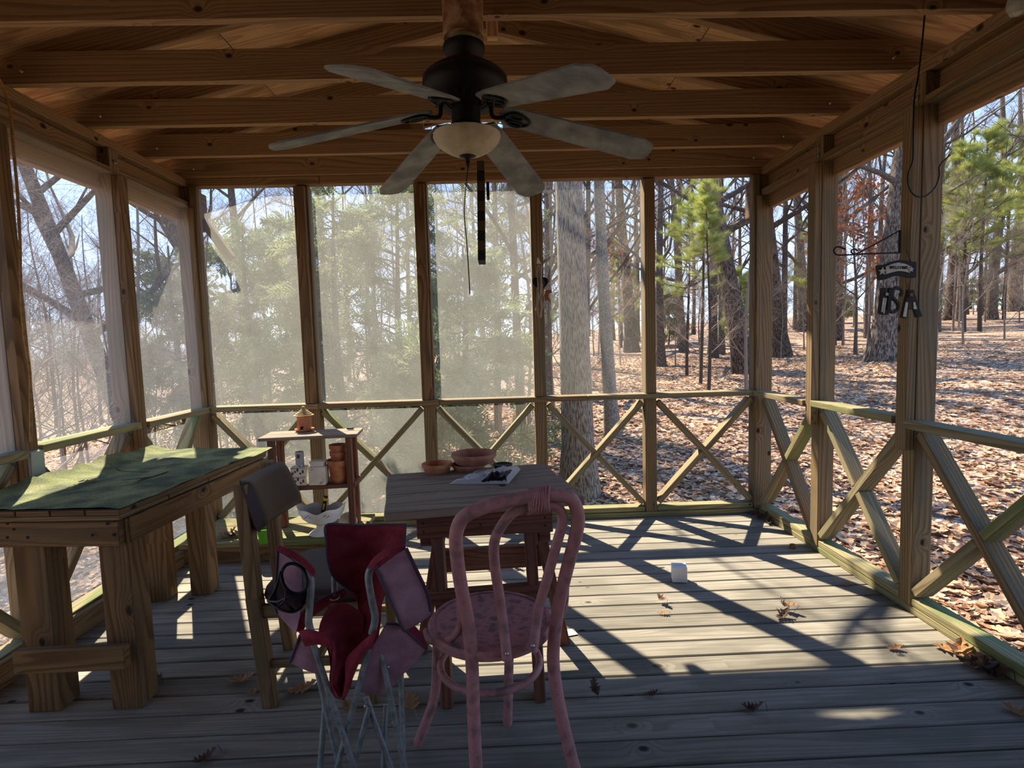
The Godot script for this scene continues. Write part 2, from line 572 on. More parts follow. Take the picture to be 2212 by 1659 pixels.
func walls() -> void:
	var back := structure("wall_back", "back wall of screens, timber posts, rail and crossed braces", "wall")
	var xs := [-2.05, -1.25, -0.41, 0.41, 1.227, 2.05]
	# sills, rail and plate
	beam(back, "sill", Vector3(-2.03, 0.019, -0.03), Vector3(2.03, 0.019, -0.03), 0.10, 0.036, M.moss)
	beam(back, "plate", Vector3(-2.14, 2.52, -0.006), Vector3(-1.12, 2.52, -0.006), 0.074, 0.056, M.joist)
	beam(back, "plate", Vector3(-1.117, 2.521, -0.006), Vector3(2.14, 2.521, -0.006), 0.074, 0.056, M.joist)
	beam(back, "rail", Vector3(-1.97, 0.918, 0.012), Vector3(-1.2, 0.918, 0.012), 0.125, 0.036, M.rail)
	beam(back, "rail", Vector3(-1.197, 0.919, 0.012), Vector3(-0.33, 0.919, 0.012), 0.125, 0.036, M.post)
	beam(back, "rail", Vector3(-0.327, 0.918, 0.012), Vector3(0.75, 0.918, 0.012), 0.125, 0.036, M.post)
	beam(back, "rail", Vector3(0.753, 0.918, 0.012), Vector3(1.97, 0.918, 0.012), 0.125, 0.036, M.rail)
	for i in 6:
		var x: float = xs[i]
		if i == 0 or i == 5:
			beam(back, "post", Vector3(x + 0.02 * signf(x), 0.038, -0.03), Vector3(x + 0.02 * signf(x), 2.49, -0.03), 0.12, 0.12, M.post, Vector3.BACK)
			beam(back, "batten", Vector3(x - 0.055 * signf(x), 0.938, 0.03), Vector3(x - 0.055 * signf(x), 2.488, 0.03), 0.05, 0.04, M.post, Vector3.BACK)
		else:
			beam(back, "post", Vector3(x, 0.038, -0.026), Vector3(x, 2.49, -0.026), 0.085, 0.09, M.post, Vector3.BACK)
			beam(back, "batten", Vector3(x - 0.008, 0.938, 0.04), Vector3(x - 0.008, 2.475, 0.04), 0.074, 0.04, M.pine if i < 3 else M.post, Vector3.BACK)
	var kinds := [M.screen_dusty, M.screen_dusty, M.screen_dusty, M.screen_worn, M.screen_clear]
	for i in 5:
		var a: float = xs[i] + 0.045
		var b: float = xs[i + 1] - 0.045
		beam(back, "sill", Vector3(a, 0.057, -0.036), Vector3(b, 0.057, -0.036), 0.09, 0.036, M.moss)
		cross_braces(back, Vector3(a, 0, 0.012), Vector3(b, 0, 0.012), Vector3.FORWARD, i % 2 == 1)
		var inset := 0.03 if i in [1, 2] else 0.0
		pane(back, Vector3(a - 0.02 + inset, 0.94, 0.0195), Vector3(b + 0.02, 0.94, 0.0195), Vector3(b + 0.02, 2.5, 0.0195), Vector3(a - 0.02 + inset, 2.5, 0.0195), kinds[i])
		pane(back, Vector3(a - 0.04, 0.08, -0.073), Vector3(b + 0.04, 0.08, -0.073), Vector3(b + 0.04, 0.87 if i < 3 else 0.89, -0.073), Vector3(a - 0.04, 0.87 if i < 3 else 0.89, -0.073), kinds[i] if i < 2 else (M.screen_worn if i == 2 else M.screen_clear))
	for s in [-1.0, 1.0]:
		side_wall(s)
	# open gable over the back wall
	for x in [-0.42, 0.42]:
		beam(back, "gable_stud", Vector3(x, 2.55, -0.02), Vector3(x, 3.0, -0.02), 0.09, 0.04, M.joist, Vector3.BACK)
	beam(back, "gable_board", Vector3(-1.9, 2.615, -0.03), Vector3(1.9, 2.615, -0.03), 0.02, 0.13, M.joist)
	beam(back, "gable_board", Vector3(-1.35, 2.745, -0.03), Vector3(0.35, 2.745, -0.03), 0.02, 0.12, M.joist)
	var house := structure("wall_front", "plain boarded house wall behind the porch", "wall")
	for k in 19:
		beam(house, "siding_board", Vector3(-2.3, 0.09 + k * 0.17, 5.32), Vector3(2.3, 0.09 + k * 0.17, 5.32), 0.03, 0.165, M.brown_fascia)


func side_wall(s: float) -> void:
	var right := s > 0.0
	var w := structure("wall_right" if right else "wall_left", "%s side wall of screens, timber posts, rail and crossed braces" % ("sunlit leaf-strewn" if right else "workbench"), "wall")
	var zs := [0.03, 0.76, 1.525, 2.3, 3.08, 3.86, 4.64] if right else [0.03, 0.79, 1.56, 2.33, 3.1, 3.87, 4.64]
	var at := func(x: float, y: float, z: float) -> Vector3: return Vector3(s * x, y, z)
	beam(w, "sill", at.call(2.085, 0.019, -0.02), at.call(2.085, 0.019, 5.2), 0.10, 0.036, M.moss)
	beam(w, "plate", at.call(2.09, 2.52, -0.17), at.call(2.09, 2.52, 5.3), 0.095, 0.056, M.joist)
	beam(w, "header", at.call(2.118, 2.375, -0.1), at.call(2.118, 2.375, 5.3), 0.045, 0.23, M.joist)
	for i in zs.size():
		var z: float = zs[i]
		if i > 0:
			beam(w, "post", at.call(2.078, 0.038, z), at.call(2.078, 2.49, z), 0.095 if false else 0.08, 0.095, M.post, Vector3(s, 0, 0))
			beam(w, "batten", at.call(2.006, 0.79, z + 0.005), at.call(2.006, 2.34, z + 0.005), 0.066, 0.045, M.post if right else M.pine, Vector3(s, 0, 0))
			for y in [2.455, 2.41] if right else [2.44]:
				var g := Geo.new()
				g.lathe([Vector2(0, 0), Vector2(0.011, 0), Vector2(0.011, 0.008), Vector2(0.006, 0.009), Vector2(0.006, 0.022), Vector2(0, 0.023)], 6)
				var bolt := put(g, "bolt", M.zinc, w)
				bolt.position = at.call(2.03, y - 0.02, z)
				bolt.rotation.z = s * PI / 2
		else:
			beam(w, "batten", at.call(2.012, 0.938, z + 0.02), at.call(2.012, 2.34, z + 0.02), 0.035, 0.035, M.post, Vector3(s, 0, 0))
	for i in zs.size() - 1:
		var a: float = zs[i] + 0.04
		var b: float = zs[i + 1] - 0.04
		beam(w, "sill", at.call(2.08, 0.057, a), at.call(2.08, 0.057, b), 0.09, 0.036, M.moss)
		var lift: float = [0.0, 0.006, -0.004, 0.0, 0.0, 0.0][i]
		beam(w, "rail", at.call(2.022, 0.918 + lift, a + 0.0), at.call(2.022, 0.918 + lift, b + 0.006), 0.105, 0.036, M.rail if i != 1 else M.moss)
		beam(w, "trim_board", at.call(2.062, 2.366, a - 0.03), at.call(2.062, 2.366, b + 0.03), 0.062, 0.038, M.post)
		cross_braces(w, at.call(2.03, 0, a), at.call(2.03, 0, b), Vector3(s, 0, 0), (i % 2 == 0) != right)
		var up_kind: Material = M.screen_brown if right else M.screen_dusty
		pane(w, at.call(2.0295, 0.93, a - 0.03), at.call(2.0295, 0.93, b + 0.03), at.call(2.0295, 2.36, b + 0.03), at.call(2.0295, 2.36, a - 0.03), up_kind)
		pane(w, at.call(2.128, 0.08, a - 0.04), at.call(2.128, 0.08, b + 0.04), at.call(2.128, 0.89 if right else 0.83, b + 0.04), at.call(2.128, 0.89 if right else 0.83, a - 0.04), M.screen_clear if right else M.screen_dusty)


func roof() -> void:
	var c := structure("ceiling", "open timber roof of joists, rafters and plywood sheathing", "ceiling")
	var slope := 0.235
	var eave := 2.62
	var zs := [0.048, 0.458, 0.946, 1.431, 1.90, 2.38, 2.86, 3.34, 3.82, 4.30, 4.78, 5.2]
	for i in zs.size():
		var z: float = zs[i]
		# ceiling joist with its ends cut to the slope
		var g := Geo.new()
		var uo := rng.randf()
		var prof := PackedVector2Array([Vector2(-2.14, 2.549), Vector2(2.14, 2.549), Vector2(2.14, 2.60), Vector2(1.95, 2.684), Vector2(-1.95, 2.684), Vector2(-2.14, 2.60)])
		g.prism(prof, 0.04, Transform3D(Basis(), Vector3(0, 0, z)))
		for k in g.uv.size():
			g.uv[k] = Vector2(uo + g.v[k].x / 4.0, uo * 0.5 + (g.v[k].y - 2.549 + (g.v[k].z - z)) / 0.5)
		put(g, "joist", M.joist, c)
		for s in [-1.0, 1.0]:
			# rafter beside the joist
			var zr := z - 0.042
			beam(c, "rafter", Vector3(s * 2.32, 2.63 - 0.22 * slope, zr), Vector3(0, 2.63 + 2.1 * slope, zr), 0.038, 0.13, M.joist)
			var h := Geo.new()
			h.sphere(Vector3(s * 1.965, 2.60, z + 0.022), 0.009, 4)
			put(h, "nail_plate", M.zinc, c)
	beam(c, "ridge_board", Vector3(0, 3.1, -0.17), Vector3(0, 3.1, 5.3), 0.035, 0.18, M.joist)
	beam(c, "collar_tie", Vector3(-0.36, 2.80, 1.60), Vector3(0.43, 2.80, 1.60), 0.09, 0.03, M.joist, Vector3.UP)
	beam(c, "hanger", Vector3(0.12, 2.62, 1.62), Vector3(0.12, 3.0, 1.62), 0.05, 0.035, M.ply, Vector3.BACK)
	# plywood sheets in rows along each slope
	for s in [-1.0, 1.0]:
		for row in 2:
			for k in 5:
				var t0 := 0.0 if row == 0 else 1.2
				var t1 := 1.197 if row == 0 else 2.42
				var off := 0.0 if row == 0 else 0.6
				var za: float = maxf(-0.17, -0.17 - off + k * 1.22)
				var zb: float = minf(5.4, -0.17 - off + (k + 1) * 1.22 - 0.004)
				if k == 4: zb = 5.4
				var pa := Vector3(s * (2.42 - t0), 2.70 + (t0 - 0.32) * slope, (za + zb) / 2)
				var pb := Vector3(s * (2.42 - t1), 2.70 + (t1 - 0.32) * slope, (za + zb) / 2)
				beam(c, "plywood_sheet", pa, pb, zb - za, 0.016, M.ply, Vector3.UP, 0.001)
	# shingled top keeps the weather and the sun out
	for s in [-1.0, 1.0]:
		beam(c, "shingle_layer", Vector3(s * 2.46, 2.722 - 0.36 * slope, 2.61), Vector3(0, 2.722 + 2.1 * slope, 2.61), 5.58, 0.016, M.dark_nail)
	# eaves outside the back corners: barge rafter, fascia block and knee brace
	for s in [-1.0, 1.0]:
		beam(c, "barge_rafter", Vector3(s * 2.42, 2.60 - 0.3 * slope, -0.15), Vector3(0, 2.60 + 2.12 * slope, -0.15), 0.04, 0.15, M.brown_fascia)
		beam(c, "fascia_board", Vector3(s * 2.44, 2.53, -0.17), Vector3(s * 2.44, 2.53, 5.3), 0.025, 0.16, M.brown_fascia)
	beam(c, "beam_end", Vector3(-2.09, 2.36, -0.22), Vector3(-2.09, 2.36, -0.1), 0.11, 0.27, M.brown_fascia)
	beam(c, "beam_end", Vector3(2.09, 2.36, -0.22), Vector3(2.09, 2.36, -0.1), 0.11, 0.27, M.brown_fascia)
	beam(c, "knee_brace", Vector3(-2.04, 2.3, -0.17), Vector3(-1.86, 2.02, -0.17), 0.06, 0.06, M.brown_fascia, Vector3.BACK)


# ---------------------------------------------------------------- outdoors
var bumps := FastNoiseLite.new()
var sun_way := Vector2(-0.489, -0.872)


func ground_y(x: float, z: float) -> float:
	var gx := 2.5 * (1.0 - exp(-0.075 * x / 2.5)) if x > 0.0 else 0.09 * x
	if x < -14.0:
		gx = -1.26 + 0.02 * (x + 14.0)
	var d := maxf(0.0, -z)
	return -0.6 + gx + 3.0 * (1.0 - exp(-0.06 * d / 3.0)) + bumps.get_noise_2d(x * 3.0, z * 3.0) * 0.12


func ground_hit(px: float, py: float) -> Vector3:
	var d := ray(px, py)
	var t := 3.0
	while t < 60.0:
		var p := EYE + d * t
		if p.y < ground_y(p.x, p.z):
			return Vector3(p.x, ground_y(p.x, p.z), p.z)
		t += 0.05
	var q := EYE + d * 40.0
	return Vector3(q.x, ground_y(q.x, q.z), q.z)


func base_at(px: float, dist: float) -> Vector3:
	var p := at_d(px, 760.0, dist)
	return Vector3(p.x, ground_y(p.x, p.z), p.z)


# the sun reaches the porch floor, so what stands on its way is not taller than its rays
func under_sun(p: Vector3, h: float) -> float:
	var q := Vector2(p.x, p.z - 1.0)
	var along := q.dot(sun_way)
	var off := absf(q.dot(Vector2(-sun_way.y, sun_way.x)))
	if along > 0.0 and off < 2.4:
		return minf(h, (along - 1.2) * 1.05 - p.y)
	return h


func litter_texture() -> ImageTexture:
	var s := 1024
	var im := Image.create_empty(s, s, false, Image.FORMAT_RGB8)
	im.fill(Color(0.40, 0.32, 0.27))
	var r := RandomNumberGenerator.new()
	r.seed = 5
	var cols := [Color(0.80, 0.71, 0.62), Color(0.68, 0.56, 0.48), Color(0.86, 0.79, 0.71), Color(0.56, 0.43, 0.36), Color(0.74, 0.61, 0.51), Color(0.91, 0.87, 0.82)]
	for i in 11000:
		var c: Color = cols[r.randi() % cols.size()].darkened(r.randf() * 0.2)
		var cx := r.randf() * s
		var cy := r.randf() * s
		var a := r.randf() * PI
		var l := r.randf_range(5.0, 11.0)
		var w := l * r.randf_range(0.3, 0.6)
		for dy in range(-int(l), int(l) + 1):
			for dx in range(-int(l), int(l) + 1):
				var u := (dx * cos(a) + dy * sin(a)) / l
				var v := (-dx * sin(a) + dy * cos(a)) / w
				if u * u + v * v < 1.0:
					im.set_pixel(posmod(int(cx) + dx, s), posmod(int(cy) + dy, s), c)
	return ImageTexture.create_from_image(im)


func build_ground() -> void:
	var gr := structure("ground", "forest floor of dry fallen leaves rising away from the porch", "ground")
	var g := Geo.new()
	var nx := 120
	var nz := 120
	var px := func(i: int) -> float:
		var t := (float(i) / nx - 0.5) * 2.0
		return signf(t) * (absf(t) * 12.0 + pow(absf(t), 3.0) * 68.0)
	var pz := func(i: int) -> float:
		var t := float(i) / nz
		return 9.0 - t * 30.0 - pow(t, 3.0) * 60.0
	for j in nz + 1:
		for i in nx + 1:
			var x: float = px.call(i)
			var z: float = pz.call(j)
			var y := ground_y(x, z)
			g.v.append(Vector3(x, y, z))
			g.n.append(Vector3(ground_y(x - 0.3, z) - ground_y(x + 0.3, z), 0.6, ground_y(x, z - 0.3) - ground_y(x, z + 0.3)).normalized())
			g.uv.append(Vector2(x, z) / 3.2)
	for j in nz:
		for i in nx:
			var a := j * (nx + 1) + i
			g.idx.append_array(PackedInt32Array([a, a + nx + 1, a + 1, a + 1, a + nx + 1, a + nx + 2]))
	put(g, "soil", mat(Color(0.95, 0.90, 0.84), 0.95, litter_texture(), 0.6), gr)


# a curled leaf lying flat, about one unit long
func litter_leaf(sd: int) -> Geo:
	var r := RandomNumberGenerator.new()
	r.seed = sd
	var g := Geo.new()
	var half := [0.0, 0.22, 0.34, 0.2, 0.3, 0.12, 0.0]
	var rows := []
	for i in 7:
		var t := float(i) / 6.0
		var w: float = half[i] * r.randf_range(0.8, 1.2)
		var lift := 0.3 * (t - 0.5) * (t - 0.5) + r.randf() * 0.05
		rows.append([Vector3(-w, lift + w * 0.45, t - 0.5), Vector3(0, lift, t - 0.5), Vector3(w, lift + w * r.randf_range(0.1, 0.6), t - 0.5)])
	for i in 6:
		for k in 2:
			g.flat(rows[i][k], rows[i][k + 1], rows[i + 1][k], Vector3.UP)
			g.flat(rows[i][k + 1], rows[i + 1][k + 1], rows[i + 1][k], Vector3.UP)
	return g


func many(called: String, mesh: Mesh, where: Array, cols: Array, parent: Node3D) -> MultiMeshInstance3D:
	var mm := MultiMesh.new()
	mm.transform_format = MultiMesh.TRANSFORM_3D
	mm.use_colors = cols.size() > 0
	mm.mesh = mesh
	mm.instance_count = where.size()
	for i in where.size():
		mm.set_instance_transform(i, where[i])
		if cols.size() > 0:
			mm.set_instance_color(i, cols[i])
	var o := MultiMeshInstance3D.new()
	o.name = called
	o.multimesh = mm
	o.set_meta("kind", "stuff")
	parent.add_child(o, true)
	return o


func build_litter() -> void:
	var r := RandomNumberGenerator.new()
	r.seed = 77
	var tones := [Color(0.95, 0.88, 0.8), Color(0.78, 0.66, 0.56), Color(0.6, 0.45, 0.35), Color(0.98, 0.92, 0.85), Color(0.88, 0.74, 0.62), Color(0.48, 0.34, 0.26)]
	var where := [[], []]
	var cols := [[], []]
	var left := 46000
	while left > 0:
		var a := r.randf_range(-1.05, 0.98)
		var d := 2.2 + 19.0 * pow(r.randf(), 1.25)
		var x := EYE.x + sin(a) * d
		var z := EYE.z - cos(a) * d
		if absf(x) < 2.25 and z > -0.25:
			continue
		left -= 1
		var s := r.randf_range(0.06, 0.12)
		var b := Basis.from_euler(Vector3(r.randf_range(-0.35, 0.35), r.randf() * TAU, r.randf_range(-0.35, 0.35))).scaled(Vector3.ONE * s)
		var k := r.randi() % 2
		where[k].append(Transform3D(b, Vector3(x, ground_y(x, z) + r.randf() * 0.02, z)))
		cols[k].append((tones[r.randi() % tones.size()] as Color).darkened(r.randf() * 0.15))
	for k in 2:
		var o := many(["oak_leaf_litter", "beech_leaf_litter"][k], litter_leaf(31 + k).mesh(M.litter), where[k], cols[k], self)
		tag(o, ["tan and brown fallen oak leaves covering the forest floor", "pale curled fallen leaves mixed over the forest floor"][k], "leaves")


# ---- trees
func ray_twigs(sd: int, side_count: int, droop := 0.0) -> Geo:
	var r := RandomNumberGenerator.new()
	r.seed = sd
	var g := Geo.new()
	var stem := []
	var p := Vector3.ZERO
	var d := Vector3.UP
	for i in 6:
		stem.append(p)
		p += d * 0.2
		d = (d + Vector3(r.randf_range(-0.3, 0.3), -droop, r.randf_range(-0.3, 0.3))).normalized()
	g.tube(PackedVector3Array(stem), PackedFloat32Array([0.0055, 0.005, 0.004, 0.003, 0.0024, 0.0016]), 3, 1.0, false)
	for i in side_count:
		var t := (i + r.randf()) / side_count * 4.8
		var a: Vector3 = stem[int(t)].lerp(stem[int(t) + 1], t - int(t))
		var e := Vector3(r.randf_range(-1, 1), r.randf_range(0.1, 1.0), r.randf_range(-1, 1)).normalized()
		var l := r.randf_range(0.25, 0.6)
		var b := a + e * l * 0.5
		var c := b + (e + Vector3(r.randf_range(-0.5, 0.5), 0.2, r.randf_range(-0.5, 0.5))).normalized() * l * 0.5
		g.tube(PackedVector3Array([a, b, c]), PackedFloat32Array([0.0028, 0.0022, 0.0014]), 3, 1.0, false)
		for k in 3:
			var s := a.lerp(b, r.randf()) if k == 0 else b.lerp(c, r.randf())
			var f := (e + Vector3(r.randf_range(-1, 1), r.randf_range(-0.4, 0.8), r.randf_range(-1, 1))).normalized()
			g.tube(PackedVector3Array([s, s + f * l * r.randf_range(0.3, 0.55)]), PackedFloat32Array([0.0017, 0.0011]), 3, 1.0, false)
	return g


func aim(from: Vector3, dir: Vector3, s: float, r: RandomNumberGenerator) -> Transform3D:
	var y := dir.normalized()
	var x := y.cross(Vector3(r.randf_range(-1, 1), r.randf_range(-1, 1), r.randf_range(-1, 1))).normalized()
	return Transform3D(Basis(x * s, y * s, x.cross(y) * s), from)


# o: h, r, lean (x, z per metre), sd, first (share of height of lowest limb), limbs, reach, bark, twig (mesh), clumps, sides, rust
func tree(called: String, label: String, category: String, base: Vector3, o: Dictionary, group := "") -> Node3D:
	var t := thing(called, label, category, base, group)
	var r := RandomNumberGenerator.new()
	r.seed = o.sd
	var h: float = o.h
	var lean: Vector2 = o.get("lean", Vector2.ZERO)
	var rad: float = o.r
	var bark: Material = o.get("bark", M.bark)
	var count := 13
	var pts := PackedVector3Array()
	var rr := PackedFloat32Array()
	var wob: float = o.get("wobble", 0.012) * h
	var ph := r.randf() * TAU
	for i in count:
		var f := float(i) / (count - 1)
		var hh := f * f * 0.35 + f * 0.65
		pts.append(Vector3(lean.x * h * hh + sin(ph + hh * 7.0) * wob * hh, h * hh - 0.15 * (1.0 - f), lean.y * h * hh + cos(ph * 2.0 + hh * 6.0) * wob * hh))
		rr.append(rad * (1.0 - 0.8 * hh) * (1.0 + 0.45 * exp(-hh * h * 3.5)))
	var g := Geo.new()
	g.tube(pts, rr, o.get("sides", 10), maxf(rad * 5.0, 0.4), false)
	put(g, "trunk", bark, t)
	var where := []
	var leaves := []
	var limbs: int = o.get("limbs", 10)
	if not o.has("last"):
		o.last = clampf((2.2 + 0.36 * Vector2(base.x - EYE.x, base.z - EYE.z).length() - base.y) / h, 0.3, 0.97)
	var first: float = o.get("first", 0.35)
	for k in limbs:
		var f := lerpf(first, o.get("last", 0.97), (k + r.randf() * 0.7) / limbs)
		var fi := f * (count - 1)
		# find the trunk point at this share of the height
		var at := pts[count - 1]
		var ra := rr[count - 1]
		for i in count - 1:
			if pts[i + 1].y >= f * h:
				var q := (f * h - pts[i].y) / maxf(pts[i + 1].y - pts[i].y, 0.001)
				at = pts[i].lerp(pts[i + 1], q); ra = lerpf(rr[i], rr[i + 1], q)
				break
		var az := k * 2.4 + r.randf() * 1.2
		var el := r.randf_range(0.25, 0.9)
		var d := Vector3(cos(az) * cos(el), sin(el), sin(az) * cos(el))
		var length: float = o.get("reach", 0.3) * h * (1.15 - f) * r.randf_range(0.7, 1.2)
		var path := PackedVector3Array([at])
		var lr := PackedFloat32Array([minf(ra * 0.55, 0.02 + length * 0.018)])
		var q := at
		for i in 5:
			q += d * length / 5.0
			path.append(q)
			lr.append(lr[0] * (1.0 - 0.85 * (i + 1) / 5.0))
			d = (d + Vector3(r.randf_range(-0.3, 0.3), r.randf_range(-0.05, 0.3), r.randf_range(-0.3, 0.3))).normalized()
			if i > 0:
				for c in int(o.get("clumps", 2)):
					var e := (d + Vector3(r.randf_range(-1, 1), r.randf_range(-0.5, 0.9), r.randf_range(-1, 1))).normalized()
					where.append(aim(q - d * length * 0.1 * r.randf(), e, r.randf_range(0.35, 0.8) * o.get("clump_size", 1.0), r))
		var lg := Geo.new()
		lg.tube(path, lr, maxi(4, int(o.get("sides", 10) * 0.6)), 0.6, false)
		for b in 3:
			var i := r.randi_range(1, 4)
			var e := (path[i] - path[i - 1]).normalized()
			e = (e + Vector3(r.randf_range(-0.9, 0.9), r.randf_range(0.0, 0.7), r.randf_range(-0.9, 0.9))).normalized()
			var l2 := length * r.randf_range(0.25, 0.5)
			var m := path[i] + e * l2 * 0.5
			var tip := m + (e + Vector3(0, 0.3, 0)).normalized() * l2 * 0.5
			lg.tube(PackedVector3Array([path[i], m, tip]), PackedFloat32Array([lr[i] * 0.6, lr[i] * 0.4, lr[i] * 0.15]), 4, 0.6, false)
			where.append(aim(tip, e, r.randf_range(0.4, 0.9) * o.get("clump_size", 1.0), r))
			where.append(aim(m, (e + Vector3(r.randf_range(-1, 1), 0.2, r.randf_range(-1, 1))).normalized(), r.randf_range(0.3, 0.7) * o.get("clump_size", 1.0), r))
		put(lg, "branch", bark, t)
	if o.has("twig"):
		many("twigs", o.twig, where, [], t)
	if o.get("rust", 0) > 0:
		var cols := []
		for i in o.rust:
			var w: Transform3D = where[r.randi() % where.size()]
			var p := w * Vector3(r.randf_range(-0.3, 0.3), r.randf_range(0.1, 1.1), r.randf_range(-0.3, 0.3))
			leaves.append(Transform3D(Basis.from_euler(Vector3(r.randf() * TAU, r.randf() * TAU, r.randf() * TAU)).scaled(Vector3.ONE * r.randf_range(0.08, 0.13)), p))
			cols.append(Color(1, 1, 1).lerp(Color(0.75, 0.55, 0.45), r.randf()))
		many("dead_leaves", litter_leaf(40).mesh(M.rust_leaf), leaves, cols, t)
	return t


# a flat, feathery evergreen spray, one unit long, its stem along y
func cedar_spray(sd: int) -> Geo:
	var r := RandomNumberGenerator.new()
	r.seed = sd
	var g := Geo.new()
	g.tube(PackedVector3Array([Vector3.ZERO, Vector3(0.02, 0.5, 0), Vector3(0, 1, 0.05)]), PackedFloat32Array([0.015, 0.01, 0.004]), 3, 1.0, false)
	for i in 16:
		var t := 0.12 + 0.86 * i / 16.0
		var s := 1.0 if i % 2 == 0 else -1.0
		var l := 0.42 * (1.1 - t)
		var a := Vector3(0, t, 0)
		var d := Vector3(s, 0.75, r.randf_range(-0.45, 0.45)).normalized()
		for k in 5:
			var b := a + d * l * k / 5.0
			var e := (d + Vector3(r.randf_range(-0.7, 0.7), r.randf_range(-0.2, 0.7), r.randf_range(-0.8, 0.8))).normalized()
			var w := e.cross(Vector3(r.randf(), r.randf(), 1)).normalized() * 0.022
			g.flat(b - w, b + w, b + e * r.randf_range(0.12, 0.2), Vector3(0, 0, 1))
	return g


# a brush of long needles round a shoot along y
func pine_tuft(sd: int) -> Geo:
	var r := RandomNumberGenerator.new()
	r.seed = sd
	var g := Geo.new()
	g.tube(PackedVector3Array([Vector3.ZERO, Vector3(0, 1, 0)]), PackedFloat32Array([0.03, 0.012]), 3, 1.0, false)
	for i in 64:
		var t := r.randf_range(0.15, 1.0)
		var az := r.randf() * TAU
		var e := Vector3(cos(az), r.randf_range(0.3, 1.5), sin(az)).normalized()
		var b := Vector3(0, t, 0)
		var w := e.cross(Vector3(r.randf(), r.randf(), r.randf())).normalized() * 0.0075
		g.flat(b - w, b + w, b + e * r.randf_range(0.4, 0.7), e.cross(w))
	return g


# o: h, r, spread, first, sd, sprays, kind (0 cedar, 1 pine), mesh, tilt
func evergreen(called: String, label: String, category: String, base: Vector3, o: Dictionary, group := "") -> Node3D:
	var t := thing(called, label, category, base, group)
	var r := RandomNumberGenerator.new()
	r.seed = o.sd
	var h: float = o.h
	var lean: Vector2 = o.get("lean", Vector2.ZERO)
	var pts := PackedVector3Array()
	var rr := PackedFloat32Array()
	for i in 9:
		var f := i / 8.0
		pts.append(Vector3(lean.x * h * f + sin(f * 5.0 + o.sd) * 0.04, h * f - 0.1 * (1.0 - f), lean.y * h * f))
		rr.append(o.r * (1.0 - 0.85 * f))
	var g := Geo.new()
	g.tube(pts, rr, 8, 0.5, false)
	put(g, "trunk", o.get("bark", M.bark), t)
	var where := []
	var cols := []
	var limbs: int = o.limbs
	var bg := Geo.new()
	for k in limbs:
		var f := lerpf(o.first, 0.98, pow((k + r.randf()) / limbs, 0.9))
		var at := Vector3(lean.x * h * f, h * f, lean.y * h * f)
		var az := r.randf() * TAU
		var kind: int = o.kind
		var el := r.randf_range(0.05, 0.55) if kind == 0 else r.randf_range(-0.1, 0.3)
		var d := Vector3(cos(az) * cos(el), sin(el), sin(az) * cos(el))
		var length: float = o.spread * (1.12 - f) * r.randf_range(0.65, 1.15)
		var path := PackedVector3Array([at])
		var lr := PackedFloat32Array([0.006 + length * 0.009])
		var q := at
		for i in 5:
			q += d * length / 5.0
			d = (d + Vector3(r.randf_range(-0.18, 0.18), r.randf_range(-0.22, 0.06) if kind == 0 else r.randf_range(-0.03, 0.14), r.randf_range(-0.18, 0.18))).normalized()
			path.append(q)
			lr.append(lr[0] * (1.0 - 0.17 * (i + 1)))
			var n: int = o.sprays
			for s in n:
				if i == 0 and s > n / 3:
					continue
				var e := (d + Vector3(r.randf_range(-0.9, 0.9), r.randf_range(-0.75, 0.35) if kind == 0 else r.randf_range(-0.1, 0.7), r.randf_range(-0.9, 0.9))).normalized()
				where.append(aim(q - d * length / 5.0 * r.randf(), e, r.randf_range(0.7, 1.3) * o.size, r))
				cols.append(Color(1, 1, 1).lerp(o.tone, r.randf()))
		bg.tube(path, lr, 4, 0.6, false)
	put(bg, "branches", o.get("bark", M.bark), t)
	many("foliage", o.mesh, where, cols, t)
	return t


